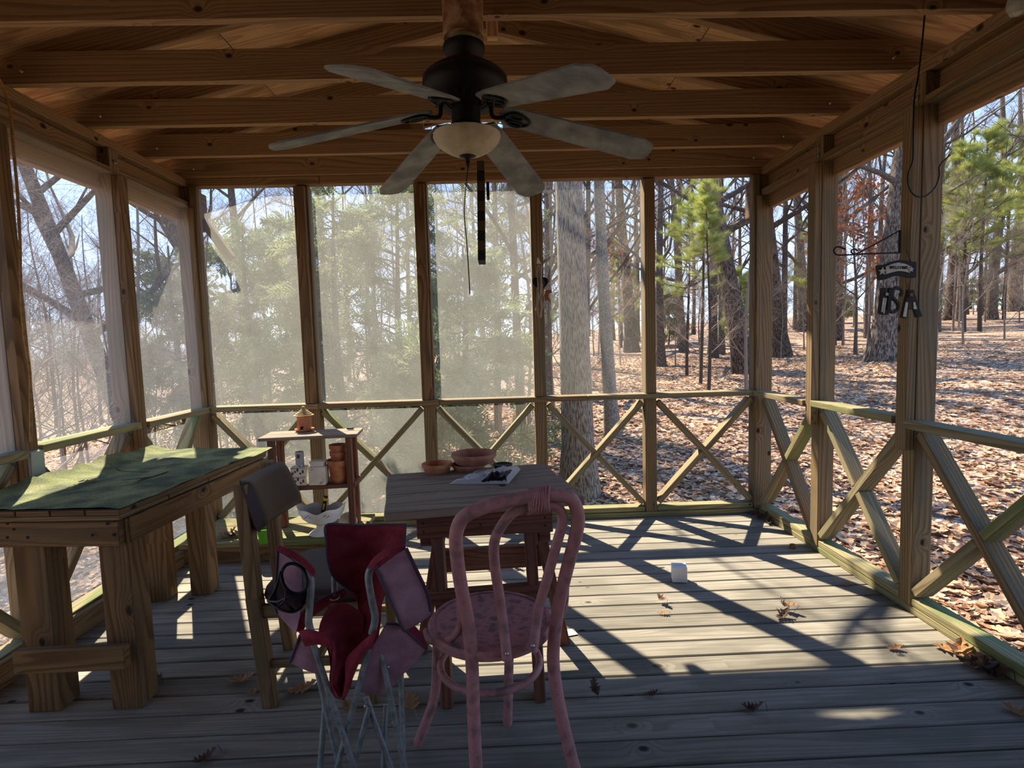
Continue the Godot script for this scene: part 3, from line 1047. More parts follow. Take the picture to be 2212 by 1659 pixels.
func outdoors() -> void:
	bumps.seed = 3
	bumps.frequency = 0.12
	build_ground()
	build_litter()
	var tw := [ray_twigs(201, 8).mesh(M.twig), ray_twigs(202, 9).mesh(M.twig), ray_twigs(203, 8).mesh(M.twig_pale)]
	# trees that can be told apart, from their feet in the photograph
	var p := base_at(1246, 6.0)
	tree("pale_tree", "large pale lichen-spotted trunk close behind the back wall", "tree", p, {"h": 13.0, "r": 0.185, "sd": 1, "lean": Vector2(-0.012, 0.0), "first": 0.36, "limbs": 5, "bark": M.bark_pale, "twig": tw[0], "sides": 16, "wobble": 0.004})
	p = ground_hit(1325, 945)
	tree("slim_tree", "slimmer grey trunk just behind the large pale trunk", "tree", p, {"h": 12.0, "r": 15.0 * EYE.distance_to(p) / FPX, "sd": 2, "lean": Vector2(-0.045, 0.0), "first": 0.36, "limbs": 6, "bark": M.bark_pale, "twig": tw[0], "wobble": 0.008})
	p = ground_hit(1612, 803)
	tree("leaning_oak", "thick dark oak trunk leaning left beside the pine saplings", "tree", p, {"h": 15.0, "r": 20.0 * EYE.distance_to(p) / FPX, "sd": 3, "lean": Vector2(-0.19, 0.0), "first": 0.22, "limbs": 9, "bark": M.bark_brown, "twig": tw[0], "sides": 14, "wobble": 0.006})
	p = ground_hit(1690, 770)
	tree("corner_oak", "dark oak trunk seen past the back right corner post", "tree", p, {"h": 15.0, "r": 15.0 * EYE.distance_to(p) / FPX, "sd": 4, "lean": Vector2(-0.13, 0.0), "first": 0.25, "limbs": 9, "bark": M.bark_brown, "twig": tw[0], "sides": 12, "wobble": 0.006})
	p = ground_hit(1903, 780)
	tree("stout_oak", "stout grey furrowed oak trunk behind the welcome sign", "tree", p, {"h": 15.0, "r": 22.0 * EYE.distance_to(p) / FPX, "sd": 5, "lean": Vector2(0.09, 0.0), "first": 0.25, "limbs": 8, "twig": tw[0], "sides": 16, "wobble": 0.004})
	p = ground_hit(1848, 768)
	tree("rust_leaved_oak", "young oak holding rusty dead leaves beside the stout trunk", "tree", p, {"h": 4.6, "r": 0.05, "sd": 6, "lean": Vector2(-0.02, 0.0), "first": 0.3, "limbs": 12, "reach": 0.42, "twig": tw[1], "clumps": 2, "clump_size": 0.8, "rust": 900})
	p = ground_hit(1310, 800)
	tree("rust_leaved_oak", "young oak with few rusty leaves behind the slimmer grey trunk", "tree", p, {"h": 4.4, "r": 0.04, "sd": 16, "lean": Vector2(-0.02, 0.0), "first": 0.3, "limbs": 11, "reach": 0.42, "twig": tw[1], "clumps": 2, "clump_size": 0.8, "rust": 320})
	var mid := [[1365, 760, 14, 17, -0.06], [1428, 792, 9, 18, 0.0], [1540, 772, 9, 19, -0.01], [1185, 856, 10, 20, 0.01], [1128, 948, 10, 21, -0.03], [1478, 760, 8, 22, -0.08], [2058, 690, 13, 23, 0.0], [2192, 672, 11, 24, 0.0], [1800, 735, 14, 25, 0.02], [2140, 690, 8, 26, 0.03], [1260, 840, 7, 27, 0.05], [1735, 715, 10, 28, -0.05], [1985, 700, 9, 29, 0.04]]
	var mids := ["grey forest tree between the pale trunk and the pine saplings", "thin forest tree rising beside the fifth back post", "straight dark tree behind the three pine saplings", "dark thin tree close to the ornament post", "grey tree standing beyond the terracotta saucers", "slender leaning tree behind the pine saplings", "thick dark trunk behind the right hand pines", "tall trunk among the pines past the right wall", "broad trunk standing behind the rusty young oak", "slim trunk between the right hand pines", "crooked slim tree left of the slimmer grey trunk", "forest tree far behind the corner oak", "forest tree far behind the stout oak"]
	for i in mid.size():
		var a: Array = mid[i]
		p = ground_hit(a[0], a[1])
		tree("forest_tree", mids[i], "tree", p, {"h": under_sun(p, 13.0), "r": a[2] * EYE.distance_to(p) / FPX, "sd": a[3], "lean": Vector2(a[4], 0.0), "first": 0.14, "limbs": 11, "twig": tw[i % 2], "bark": M.bark if i % 2 else M.bark_brown})
	# left of the porch
	p = base_at(300, 9.0)
	tree("spreading_tree", "bare spreading tree leaning left outside the left screens", "tree", p, {"h": 10.5, "r": 0.15, "sd": 33, "lean": Vector2(-0.26, 0.05), "first": 0.22, "limbs": 15, "reach": 0.42, "twig": tw[0], "bark": M.bark_brown, "clumps": 2})
	p = base_at(590, 9.5)
	tree("leaning_tree", "thick bare tree leaning left above the low cedar", "tree", p, {"h": under_sun(p, 9.0), "r": 0.17, "sd": 34, "lean": Vector2(-0.4, 0.0), "first": 0.25, "limbs": 13, "reach": 0.35, "twig": tw[0], "bark": M.bark_brown})
	p = base_at(560, 10.5)
	tree("leaning_tree", "slimmer bare tree curving up behind the thick leaning one", "tree", p, {"h": under_sun(p, 9.0), "r": 0.11, "sd": 35, "lean": Vector2(-0.08, 0.0), "first": 0.25, "limbs": 12, "twig": tw[0], "bark": M.bark_brown})
	# evergreens
	var spray := cedar_spray(301).mesh(M.cedar)
	var tuft := pine_tuft(302).mesh(M.pine_needle)
	var cedars := [[545, 7.6, 3.7, 1.5, 51], [735, 6.9, 5.0, 1.35, 52], [868, 8.0, 6.5, 1.7, 53], [1003, 7.0, 4.8, 1.25, 54], [1075, 10.0, 6.5, 1.6, 55], [645, 10.0, 4.3, 1.6, 56], [385, 8.0, 3.6, 1.2, 57], [925, 5.6, 4.2, 0.8, 58]]
	var cl := ["bushy cedar with yellowish sprays behind the first back screen", "drooping grey-green cedar behind the second back screen", "taller cedar with a straight trunk behind the second screen", "slim cedar standing behind the third back screen", "tall cedar further off behind the third screen", "broad cedar set back between the first two screens", "dark small cedar beyond the left wall corner", "narrow dark cedar close behind the third back post"]
	for i in cedars.size():
		var a: Array = cedars[i]
		p = base_at(a[0], a[1])
		evergreen("cedar", cl[i], "tree", p, {"h": minf(a[2], under_sun(p, a[2])), "r": 0.075, "spread": a[3], "first": 0.1, "sd": a[4], "limbs": 40, "sprays": 2, "kind": 0, "mesh": spray, "size": 0.40, "tone": Color(0.55, 0.62, 0.6)}, "cedars")
	var pines := [[1487, 812, 4.6, 1.5, 61, 0.42], [1516, 830, 5.6, 1.2, 62, 0.5], [1530, 843, 4.4, 0.6, 63, 0.62], [1602, 800, 2.6, 0.6, 64, 0.3], [2080, 717, 6.8, 2.6, 65, 0.35], [2116, 716, 7.2, 2.4, 66, 0.4], [2170, 690, 9.0, 2.8, 67, 0.3], [2030, 700, 7.5, 2.2, 68, 0.4], [2260, 720, 7.5, 2.4, 69, 0.35], [1760, 715, 6.0, 1.8, 70, 0.25], [1340, 752, 5.0, 1.5, 77, 0.2]]
	var pl := ["yellow-green pine sapling with low branches, first of three", "middle pine sapling with a bare lower stem", "thin pine sapling next to the middle sapling", "tiny pine growing at the foot of the leaning oak", "young pine with layered bright boughs past the right wall", "young pine with a bare reddish stem past the right wall", "tall pine further back past the right wall", "slender pine behind the right middle post", "young pine growing beside the far right trunk", "young pine far behind the corner oak", "young pine beyond the slimmer grey trunk"]
	for i in pines.size():
		var a: Array = pines[i]
		p = ground_hit(a[0], a[1])
		evergreen("pine", pl[i], "tree", p, {"h": a[2], "r": 0.045 if i < 4 else 0.075, "spread": a[3], "first": a[5], "sd": a[4], "limbs": 34 if i < 4 else 46, "sprays": 4 if i < 4 else 6, "kind": 1, "mesh": tuft, "size": 0.17 if i < 4 else 0.26, "tone": Color(0.7, 0.8, 0.55), "bark": M.bark_brown})
	var bushes := [[1815, 700, 71], [2035, 665, 72], [2165, 660, 73], [1600, 745, 74], [1445, 745, 75], [2110, 672, 76]]
	var bl := ["green juniper bush behind the rusty young oak", "green bush under the slender pine", "green bush at the far edge of the clearing", "green bush behind the leaning oak", "green bush behind the fifth back post", "green bush between the young pines"]
	for i in bushes.size():
		p = ground_hit(bushes[i][0], bushes[i][1])
		evergreen("juniper_bush", bl[i], "bush", p, {"h": 2.2, "r": 0.04, "spread": 1.1, "first": 0.05, "sd": bushes[i][2], "limbs": 26, "sprays": 5, "kind": 0, "mesh": spray, "size": 0.4, "tone": Color(0.6, 0.7, 0.5)})
	# understory: bare saplings and brush, built in five kinds and repeated
	var r := RandomNumberGenerator.new()
	r.seed = 91
	var protos := []
	for k in 5:
		var o := tree("bare_sapling", "bare twiggy sapling in the undergrowth", "sapling", Vector3(0, -50, 0), {"h": 3.2 + 0.7 * k, "r": 0.022 + 0.004 * k, "sd": 400 + k, "last": 0.97, "first": 0.12, "limbs": 14, "reach": 0.34, "twig": tw[k % 3], "clumps": 2, "clump_size": 0.75, "sides": 6, "wobble": 0.03, "bark": M.twig if k % 3 < 2 else M.twig_pale}, "undergrowth saplings")
		protos.append(o)
	var used := [0, 0, 0, 0, 0]
	var spots := []
	for i in 74:
		var px := -150.0 + 2450.0 * pow(float(i) / 73.0, 1.5) + r.randf_range(-30, 30)
		spots.append([px, r.randf_range(5.5, 15.0) if px < 1250.0 else r.randf_range(11.0, 24.0)])
	for i in 70:
		spots.append([1150.0 + 1200.0 * i / 69.0 + r.randf_range(-15, 15), r.randf_range(20.0, 42.0)])
	for i in spots.size():
		var k := i % 5
		var q := base_at(spots[i][0], spots[i][1])
		if absf(q.x) < 2.9 and q.z > -0.9:
			continue
		var s: float = r.randf_range(0.75, 1.2)
		s = minf(s, under_sun(q, 6.0) / (3.2 + 0.7 * k) * 1.0)
		if s < 0.25:
			continue
		var o: Node3D = protos[k]
		if used[k] > 0:
			o = protos[k].duplicate()
			o.name = numbered("bare_sapling")
			add_child(o)
		used[k] += 1
		o.position = q
		o.rotation.y = r.randf() * TAU
		o.scale = Vector3.ONE * s
	# the wood behind: tall trees in four kinds and repeated
	var far := []
	for k in 4:
		far.append(tree("distant_tree", "bare tree in the wood far beyond the clearing", "tree", Vector3(0, -60, 0), {"h": 13.0 + k, "r": 0.085 + 0.02 * k, "sd": 500 + k, "last": 0.97, "first": 0.2, "limbs": 15, "reach": 0.32, "twig": tw[k % 2], "clumps": 1, "clump_size": 1.35, "sides": 6, "lean": Vector2(0.02 * (k - 1.5), 0), "wobble": 0.015, "bark": M.bark if k % 2 else M.bark_brown}, "distant bare trees"))
	var fused := [0, 0, 0, 0]
	for i in 120:
		var k := i % 4
		var px := -350.0 + 2950.0 * i / 119.0 + r.randf_range(-18, 18)
		var q := base_at(px, r.randf_range(18.0, 34.0) if i % 3 else r.randf_range(34.0, 60.0))
		var o: Node3D = far[k]
		if fused[k] > 0:
			o = far[k].duplicate()
			o.name = numbered("distant_tree")
			add_child(o)
		fused[k] += 1
		o.position = q
		o.rotation.y = r.randf() * TAU
		o.scale = Vector3.ONE * (r.randf_range(0.8, 1.2) if px > 600.0 else r.randf_range(0.4, 0.55))


# ---------------------------------------------------------------- furniture
# parts were laid out in world axes; give the thing its own base
func rebase(t: Node3D, base: Vector3) -> Node3D:
	for c in t.get_children():
		(c as Node3D).position -= base
	t.position = base
	return t


# cloth: rows of [px, py, z] from the photograph at the depth z where each point hangs
func cloth(parent: Node3D, called: String, rows: Array, m: Material, thick := 0.003, fine := 4) -> MeshInstance3D:
	var grid := []
	for row in rows:
		var line := []
		for q in row:
			line.append(at_z(q[0], q[1], q[2]) if q is Array else q)
		grid.append(smooth_path(line, fine))
	var cols: int = grid[0].size()
	var full := []
	for c in cols:
		var line := []
		for row in grid:
			line.append(row[c])
		full.append(smooth_path(line, fine))
	var rc: int = full[0].size()
	var g := Geo.new()
	for side in [1.0, -1.0]:
		var base := g.v.size()
		for c in cols:
			for i in rc:
				var dx: Vector3 = full[mini(c + 1, cols - 1)][i] - full[maxi(c - 1, 0)][i]
				var dy: Vector3 = full[c][mini(i + 1, rc - 1)] - full[c][maxi(i - 1, 0)]
				var nn: Vector3 = dx.cross(dy).normalized() * side
				g.v.append(full[c][i] + nn * thick * 0.5); g.n.append(nn); g.uv.append(Vector2(float(c) / cols, float(i) / rc))
		for c in cols - 1:
			for i in rc - 1:
				var a := base + c * rc + i
				var b := a + rc
				g.idx.append_array(PackedInt32Array([a, a + 1, b, a + 1, b + 1, b] if side < 0 else [a, b, a + 1, a + 1, b, b + 1]))
	return put(g, called, m, parent)


func hem(parent: Node3D, pts: Array, m: Material, r := 0.004) -> void:
	var p := []
	for q in pts:
		p.append(at_z(q[0], q[1], q[2]) if q is Array else q)
	pipe(parent, "hem", p, r, m, 6)


func furniture() -> void:
	workbench()
	ledge()
	shelf_unit()
	garden_table()
	vinyl_chair()
	camp_chair()
	bentwood_chair()


func workbench() -> void:
	var t := thing("workbench", "heavy timber workbench with a peeling green felt top", "workbench")
	var h := 0.785
	var fr := at_y(258, 1100, h)
	var br := at_y(577, 970, h)
	var along := (br - fr).normalized()
	var across := Vector3(along.z, 0, -along.x)   # towards the wall
	if across.x > 0: across = -across
	var wide := 0.66
	var fl := fr + across * wide
	var deep := fr.distance_to(br)
	# two layers of top boards
	for k in 5:
		var o := across * wide * (k + 0.5) / 5.0
		beam(t, "top_board", fr + o + Vector3(0, -0.012, 0), br + o + Vector3(0, -0.012, 0), wide / 5.0 - 0.004, 0.022, M.pine)
	for k in 4:
		var o := along * deep * (k + 0.5) / 4.0
		beam(t, "underlay_board", fr + o + Vector3(0, -0.034, 0) + across * 0.006, fl + o + Vector3(0, -0.034, 0), deep / 4.0 - 0.004, 0.018, M.post)
	var ap := 0.045 + 0.05
	beam(t, "apron", fr + across * 0.02 + along * 0.03 - Vector3(0, ap, 0), fl - across * 0.02 + along * 0.03 - Vector3(0, ap, 0), 0.036, 0.095, M.pine)
	beam(t, "apron", fr + across * 0.022 + along * 0.05 - Vector3(0, ap, 0), br + across * 0.022 - along * 0.02 - Vector3(0, ap, 0), 0.036, 0.095, M.pine)
	beam(t, "apron", fl - across * 0.022 + along * 0.05 - Vector3(0, ap, 0), fl + along * (deep - 0.02) - across * 0.022 - Vector3(0, ap, 0), 0.036, 0.095, M.pine)
	for q in [[97, 1538, 0.12, 0.10], [276, 1531, 0.11, 0.105]]:
		var f := at_y(q[0], q[1], 0.0) - Vector3(0, 0, 0.05)
		beam(t, "leg", f, f + Vector3(0.0, h - 0.048, 0.0), q[2], q[3], M.pine, Vector3.BACK)
	for q in [[434, 1286]]:
		var f := at_y(q[0], q[1], 0.0) - Vector3(0, 0, 0.05)
		beam(t, "leg", f, f + Vector3(0, h - 0.048, 0), 0.105, 0.105, M.pine, Vector3.BACK)
	var bl := fl + along * (deep - 0.15) - across * 0.1
	beam(t, "leg", Vector3(bl.x, 0, bl.z), Vector3(bl.x, h - 0.048, bl.z), 0.105, 0.105, M.pine, Vector3.BACK)
	var s0 := at_z(36, 1428, 2.085)
	var s1 := at_z(276, 1424, 2.085)
	s1.y = s0.y
	beam(t, "stretcher", s0, s1, 0.034, 0.085, M.pine)
	for q in [[16, 1131], [30, 1143], [16, 1161], [60, 1161], [200, 1156], [245, 1125], [246, 1155], [232, 1131]]:
		var g := Geo.new()
		g.lathe([Vector2(0, 0.002), Vector2(0.0055, 0.0015), Vector2(0.006, 0)], 8)
		var o := put(g, "screw", M.dark_nail, t)
		o.position = at_z(q[0], q[1], (fr + along * 0.03).z + 0.019)
		o.rotation.x = PI / 2
	beam(t, "tar_paper", fr + across * wide * 0.5 - along * 0.006 + Vector3(0, 0.0015, 0), br + across * wide * 0.5 + along * 0.004 + Vector3(0, 0.0015, 0), wide + 0.012, 0.004, M.dark_nail, Vector3.UP, 0.0)
	# the felt: a curling mat, torn along the wall side
	var g := Geo.new()
	var r := RandomNumberGenerator.new()
	r.seed = 12
	var nz := 26
	var nx := 12
	var fn := FastNoiseLite.new()
	fn.seed = 4
	fn.frequency = 3.0
	for j in nz + 1:
		for i in nx + 1:
			var u := float(i) / nx
			var v := float(j) / nz
			var p := fr + across * (wide * u * 1.0) + along * (deep * v)
			var lift := 0.009 + 0.006 * fn.get_noise_2d(p.x * 2.0, p.z * 2.0)
			if i == nx:
				lift += 0.03 + 0.03 * fn.get_noise_2d(p.z * 3.0, 7.0)
			elif i == nx - 1:
				lift += 0.006
			if i == 0:
				p -= across * (0.012 + 0.012 * fn.get_noise_2d(p.z * 4.0, 2.0)); lift -= 0.004
			if j == 0:
				p -= along * (0.008 + 0.01 * fn.get_noise_2d(p.x * 6.0, 1.0))
			if j == nz:
				lift += 0.012 * absf(fn.get_noise_2d(p.x * 5.0, 4.0))
			g.v.append(p + Vector3(0, lift, 0)); g.uv.append(Vector2(u, v * 2.0)); g.n.append(Vector3.UP)
	for j in nz:
		for i in nx:
			var a := j * (nx + 1) + i
			g.idx.append_array(PackedInt32Array([a, a + 1, a + nx + 1, a + 1, a + nx + 2, a + nx + 1]))
	for j in nz + 1:
		for i in nx + 1:
			var a := j * (nx + 1) + i
			var dx := g.v[j * (nx + 1) + mini(i + 1, nx)] - g.v[j * (nx + 1) + maxi(i - 1, 0)]
			var dz := g.v[mini(j + 1, nz) * (nx + 1) + i] - g.v[maxi(j - 1, 0) * (nx + 1) + i]
			var nn := dx.cross(dz).normalized()
			g.n[a] = nn if nn.y > 0 else -nn
	M.felt = tri_mat(Color.WHITE, 0.97, blotch_texture(131, 256, 256, 0.012, [Color(0.30, 0.32, 0.23), Color(0.38, 0.41, 0.28), Color(0.45, 0.47, 0.30), Color(0.52, 0.52, 0.38)], 0.25), 1.6, 0.15)
	M.felt.cull_mode = BaseMaterial3D.CULL_DISABLED
	put(g, "felt_mat", M.felt, t, "peeling grey-green felt mat")
	# torn strips standing up from it
	for q in [[232, 1000, 258, 1016, 315, 1018, 0.03], [260, 1036, 320, 1028, 355, 1016, 0.012], [490, 1000, 540, 985, 580, 966, 0.012]]:
		var a := at_y(q[0], q[1], h + 0.035)
		var b := at_y(q[2], q[3], h + 0.012)
		var c := at_y(q[4], q[5], h + 0.01)
		var side := Vector3(0.03, 0, 0.02)
		cloth(t, "torn_strip", [[a, b, c], [a + side * 0.4, b + side, c + side]], M.felt, 0.003, 3)
	rebase(t, Vector3(fr.x - 0.3, 0, 1.45))
	# bits of bark and leaf on the felt
	for i in 6:
		var w := at_y(150 + i * 14, 1054 - i * 5 + r.randf_range(-4, 4), h + 0.016)
		var lf := litter_leaf(600 + i)
		var o := solo(lf, "leaf_crumb", M.dry_leaf, "crumbled yellow-brown leaf bits lying on the green felt", "leaf", w, "leaf crumbs on the workbench")
		o.scale = Vector3.ONE * 0.035
		o.rotation = Vector3(r.randf_range(-0.5, 0.5), r.randf() * TAU, r.randf_range(-0.5, 0.5))


func ledge() -> void:
	var t := thing("low_ledge", "low mossy plank ledge built along the back left corner", "ledge")
	beam(t, "front_board", Vector3(-1.93, 0.05, 0.60), Vector3(-0.86, 0.05, 0.60), 0.036, 0.10, M.pine)
	for k in 3:
		var z := 0.50 - 0.17 * k
		beam(t, "top_board", Vector3(-1.94, 0.116 + 0.0 * k, z + 0.04), Vector3(-0.86 + 0.02 * k, 0.116, z + 0.04), 0.165, 0.03, M.moss)
	beam(t, "end_board", Vector3(-0.9, 0.05, 0.06), Vector3(-0.9, 0.05, 0.58), 0.036, 0.10, M.pine)
	rebase(t, Vector3(-1.4, 0, 0.3))
	var b := thing("loose_board", "long dark board standing on edge along the left sill", "board")
	beam(b, "board", Vector3(-1.915, 0.051, 0.64), Vector3(-1.985, 0.051, 2.3), 0.034, 0.1, M.pine)
	rebase(b, Vector3(-1.95, 0, 1.5))


func pot(profile: Array, called: String, m: Material, label: String, at: Vector3, segs := 28, group := "") -> MeshInstance3D:
	var g := Geo.new()
	g.lathe(profile, segs)
	return solo(g, called, m, label, "pot", at, group)


func shelf_unit() -> void:
	M.terracotta = tri_mat(Color.WHITE, 0.85, blotch_texture(141, 128, 128, 0.03, [Color(0.64, 0.38, 0.26), Color(0.72, 0.45, 0.31), Color(0.76, 0.53, 0.39)], 0.1), 4.0)
	M.terracotta_dull = tri_mat(Color.WHITE, 0.85, blotch_texture(142, 128, 128, 0.03, [Color(0.55, 0.34, 0.26), Color(0.62, 0.40, 0.31), Color(0.66, 0.47, 0.38)], 0.1), 4.0)
	M.cream = tri_mat(Color.WHITE, 0.35, blotch_texture(143, 128, 128, 0.02, [Color(0.86, 0.83, 0.77), Color(0.93, 0.91, 0.86)], 0.03), 3.0)
	M.print = mat(Color(0.35, 0.30, 0.30), 0.6)
	M.rose = mat(Color(0.62, 0.33, 0.30), 0.6)
	var t := thing("plant_shelf", "small reddish-brown plank shelf unit against the back wall", "shelf")
	var fl := at_y(556, 951, 0.77)
	var fr := at_y(771, 941, 0.77)
	var x := (fr - fl).normalized()
	var back := Vector3(x.z, 0, -x.x)
	if back.z > 0: back = -back
	var w := fl.distance_to(fr)
	var d := 0.27
	for k in 2:
		var o := back * d * (k + 0.5) / 2.0
		beam(t, "top_plank", fl + o, fr + o, d / 2 - 0.003, 0.022, M.grey_top)
	for e in [0.07, w - 0.06]:
		for q in [0.04, d - 0.05]:
			var f: Vector3 = fl + x * e + back * q
			beam(t, "leg", Vector3(f.x, 0.132, f.z), Vector3(f.x, 0.758, f.z), 0.06, 0.036, M.redwood, x)
	var m0 := fl + x * 0.03 + back * d * 0.5
	var m1 := fr - x * 0.03 + back * d * 0.5
	beam(t, "middle_shelf", Vector3(m0.x, 0.44, m0.z), Vector3(m1.x, 0.44, m1.z), d - 0.03, 0.026, M.redwood)
	rebase(t, Vector3((fl.x + fr.x) / 2, 0.131, (fl.z + fr.z) / 2 + back.z * d / 2))
	# bird feeder of clay on the top
	var p := at_y(658, 931, 0.782)
	var f := thing("clay_bird_feeder", "terracotta bird feeder with ridged conical roof on the shelf", "bird feeder", p)
	var g := Geo.new()
	g.lathe([Vector2(0, 0.0), Vector2(0.05, 0.0), Vector2(0.062, 0.012), Vector2(0.064, 0.018), Vector2(0.058, 0.018), Vector2(0.05, 0.008), Vector2(0, 0.008)], 28)
	put(g, "saucer", M.terracotta, f)
	g = Geo.new()
	g.lathe([Vector2(0.044, 0.009), Vector2(0.045, 0.05), Vector2(0.046, 0.105), Vector2(0, 0.105)], 28)
	put(g, "body", M.terracotta, f)
	g = Geo.new()
	var prof := [Vector2(0.0, 0.104), Vector2(0.064, 0.104), Vector2(0.066, 0.108)]
	for k in 5:
		prof.append_array([Vector2(0.063 - k * 0.011, 0.112 + k * 0.009), Vector2(0.054 - k * 0.011, 0.114 + k * 0.009)])
	prof.append_array([Vector2(0.012, 0.158), Vector2(0.011, 0.166), Vector2(0.0, 0.17)])
	g.lathe(prof, 28)
	put(g, "roof", tri_mat(Color.WHITE, 0.9, blotch_texture(144, 128, 128, 0.03, [Color(0.62, 0.52, 0.36), Color(0.70, 0.63, 0.45), Color(0.60, 0.42, 0.28)], 0.12), 6.0), f, "lichen-pale ridged roof")
	g = Geo.new()
	g.prism(PackedVector2Array([Vector2(-0.012, 0), Vector2(0.012, 0), Vector2(0.012, 0.016), Vector2(0.007, 0.024), Vector2(-0.007, 0.024), Vector2(-0.012, 0.016)]), 0.006, Transform3D(Basis(), Vector3(0.0, 0.014, 0.045)))
	put(g, "door_hole", M.dark_nail, f)
	pipe(f, "perch", [Vector3(0.016, 0.026, 0.04), Vector3(0.017, 0.026, 0.062)], 0.005, M.terracotta, 8)
	# things on the middle shelf
	var sy := 0.4535
	var q := at_y(645, 1050, sy)
	var hbox := 0.115
	for k in 2:
		var bx := thing("printed_box", ["white printed carton, lower of the two on the shelf", "white printed carton stacked on the lower carton"][k], "box", q + Vector3(0.0, k * 0.0615, -0.035), "cartons on the middle shelf")
		var gb := Geo.new()
		gb.block(Vector3(0.095, 0.06, 0.07), 0.002, Transform3D(Basis(), Vector3(0, 0.0305, 0)))
		put(gb, "carton", M.cream, bx)
		for i in 5:
			var gp := Geo.new()
			gp.block(Vector3(0.012, 0.012 if i % 2 else 0.02, 0.001), 0.0, Transform3D(Basis(), Vector3(-0.034 + i * 0.0165, 0.02 + 0.012 * (i % 3), 0.0355)))
			put(gp, "print", M.print, bx)
		var gl := Geo.new()
		gl.block(Vector3(0.09, 0.003, 0.001), 0.0, Transform3D(Basis(), Vector3(0, 0.054, 0.0355)))
		put(gl, "print", M.print, bx)
	var can := thing("tin_can", "narrow tin can with a grey label standing on the cartons", "can", q + Vector3(0.005, 0.1235, -0.035))
	g = Geo.new()
	g.lathe([Vector2(0, 0), Vector2(0.026, 0), Vector2(0.027, 0.002), Vector2(0.026, 0.004), Vector2(0.026, 0.092), Vector2(0.027, 0.094), Vector2(0.026, 0.096), Vector2(0.0235, 0.096), Vector2(0.0235, 0.088), Vector2(0, 0.088)], 24)
	put(g, "can", M.zinc, can)
	g = Geo.new()
	g.lathe([Vector2(0.0265, 0.008), Vector2(0.0268, 0.009), Vector2(0.0268, 0.085), Vector2(0.0265, 0.086)], 24)
	put(g, "label", mat(Color(0.66, 0.68, 0.70), 0.6), can, "pale grey paper label")
	for i in 9:
		g = Geo.new()
		g.block(Vector3(0.0008 + 0.0006 * (i % 3), 0.024, 0.001), 0.0, Transform3D(Basis(), Vector3(-0.008 + i * 0.0021, 0.068, 0.0268)))
		put(g, "barcode_bar", M.print, can)
	q = at_y(685, 1049, sy)
	var cn := thing("tea_canister", "square white canister with faded rose print on the shelf", "canister", q + Vector3(0, 0, -0.045))
	g = Geo.new()
	g.block(Vector3(0.108, 0.12, 0.09), 0.004, Transform3D(Basis(), Vector3(0, 0.061, 0)))
	put(g, "body", M.cream, cn)
	g = Geo.new()
	g.block(Vector3(0.085, 0.02, 0.072), 0.004, Transform3D(Basis(), Vector3(0, 0.131, 0)))
	g.block(Vector3(0.095, 0.016, 0.08), 0.005, Transform3D(Basis(), Vector3(0, 0.149, 0)))
	put(g, "lid", M.cream, cn)
	for i in 7:
		g = Geo.new()
		g.lathe([Vector2(0, 0.0008), Vector2(0.003 + 0.0015 * (i % 2), 0.0)], 7)
		var o := put(g, "rose_print", M.rose if i % 2 else M.print, cn)
		o.position = [Vector3(-0.035, 0.1, 0.0455), Vector3(-0.026, 0.106, 0.0455), Vector3(-0.04, 0.088, 0.0455), Vector3(0.03, 0.02, 0.0455), Vector3(0.04, 0.028, 0.0455), Vector3(0.022, 0.014, 0.0455), Vector3(0.041, 0.042, 0.0455)][i]
		o.rotation.x = PI / 2
	q = at_y(728, 1046, sy)
	var big := [Vector2(0, 0), Vector2(0.052, 0), Vector2(0.068, 0.115), Vector2(0.075, 0.116), Vector2(0.079, 0.15), Vector2(0.072, 0.15), Vector2(0.068, 0.125), Vector2(0.06, 0.02), Vector2(0, 0.015)]
	pot(big, "clay_pot", M.terracotta, "large terracotta pot at the end of the middle shelf", q + Vector3(0, 0, -0.07))
	var small := [Vector2(0, 0), Vector2(0.045, 0), Vector2(0.052, 0.055), Vector2(0.056, 0.056), Vector2(0.058, 0.082), Vector2(0.053, 0.082), Vector2(0.05, 0.05), Vector2(0.046, 0.01), Vector2(0, 0.008)]
	pot(small, "clay_pot", M.terracotta, "small terracotta pot nested in the large pot's mouth", q + Vector3(0, 0.122, -0.07))
	pot(small, "clay_pot", M.terracotta, "topmost small terracotta pot of the stack on the shelf", q + Vector3(-0.002, 0.168, -0.07))
	# tureen on the ledge
	q = at_y(690, 1160, 0.132)
	var tu := thing("porcelain_tureen", "white footed porcelain bowl with scalloped rim on the ledge", "bowl", q + Vector3(0, 0, -0.07))
	g = Geo.new()
	g.lathe([Vector2(0, 0), Vector2(0.082, 0), Vector2(0.085, 0.006), Vector2(0.07, 0.018), Vector2(0.04, 0.04), Vector2(0.034, 0.055), Vector2(0.045, 0.066), Vector2(0, 0.07)], 36)
	put(g, "foot", M.cream, tu)
	g = Geo.new()
	var segs := 64
	var ring := [[0.036, 0.06, 0.0], [0.08, 0.08, 0.0], [0.112, 0.11, 0.1], [0.128, 0.145, 0.4], [0.137, 0.178, 1.0], [0.131, 0.176, 1.0], [0.12, 0.145, 0.4], [0.09, 0.105, 0.0], [0.0, 0.085, 0.0]]
	for i in ring.size():
		for k in segs + 1:
			var a := TAU * k / segs
			var rise: float = ring[i][2] * (0.016 * cos(a * 2.0) + 0.009 * cos(a * 6.0))
			var rr: float = ring[i][0] * (1.0 + 0.12 * cos(a * 2.0) + 0.03 * ring[i][2] * cos(a * 6.0))
			g.v.append(Vector3(rr * cos(a), ring[i][1] + rise, rr * sin(a) * 0.86)); g.uv.append(Vector2(float(k) / segs, i * 0.1)); g.n.append(Vector3(cos(a), 0.5 if i < 4 else 0.2, sin(a)).normalized() * (1.0 if i < 5 else -1.0))
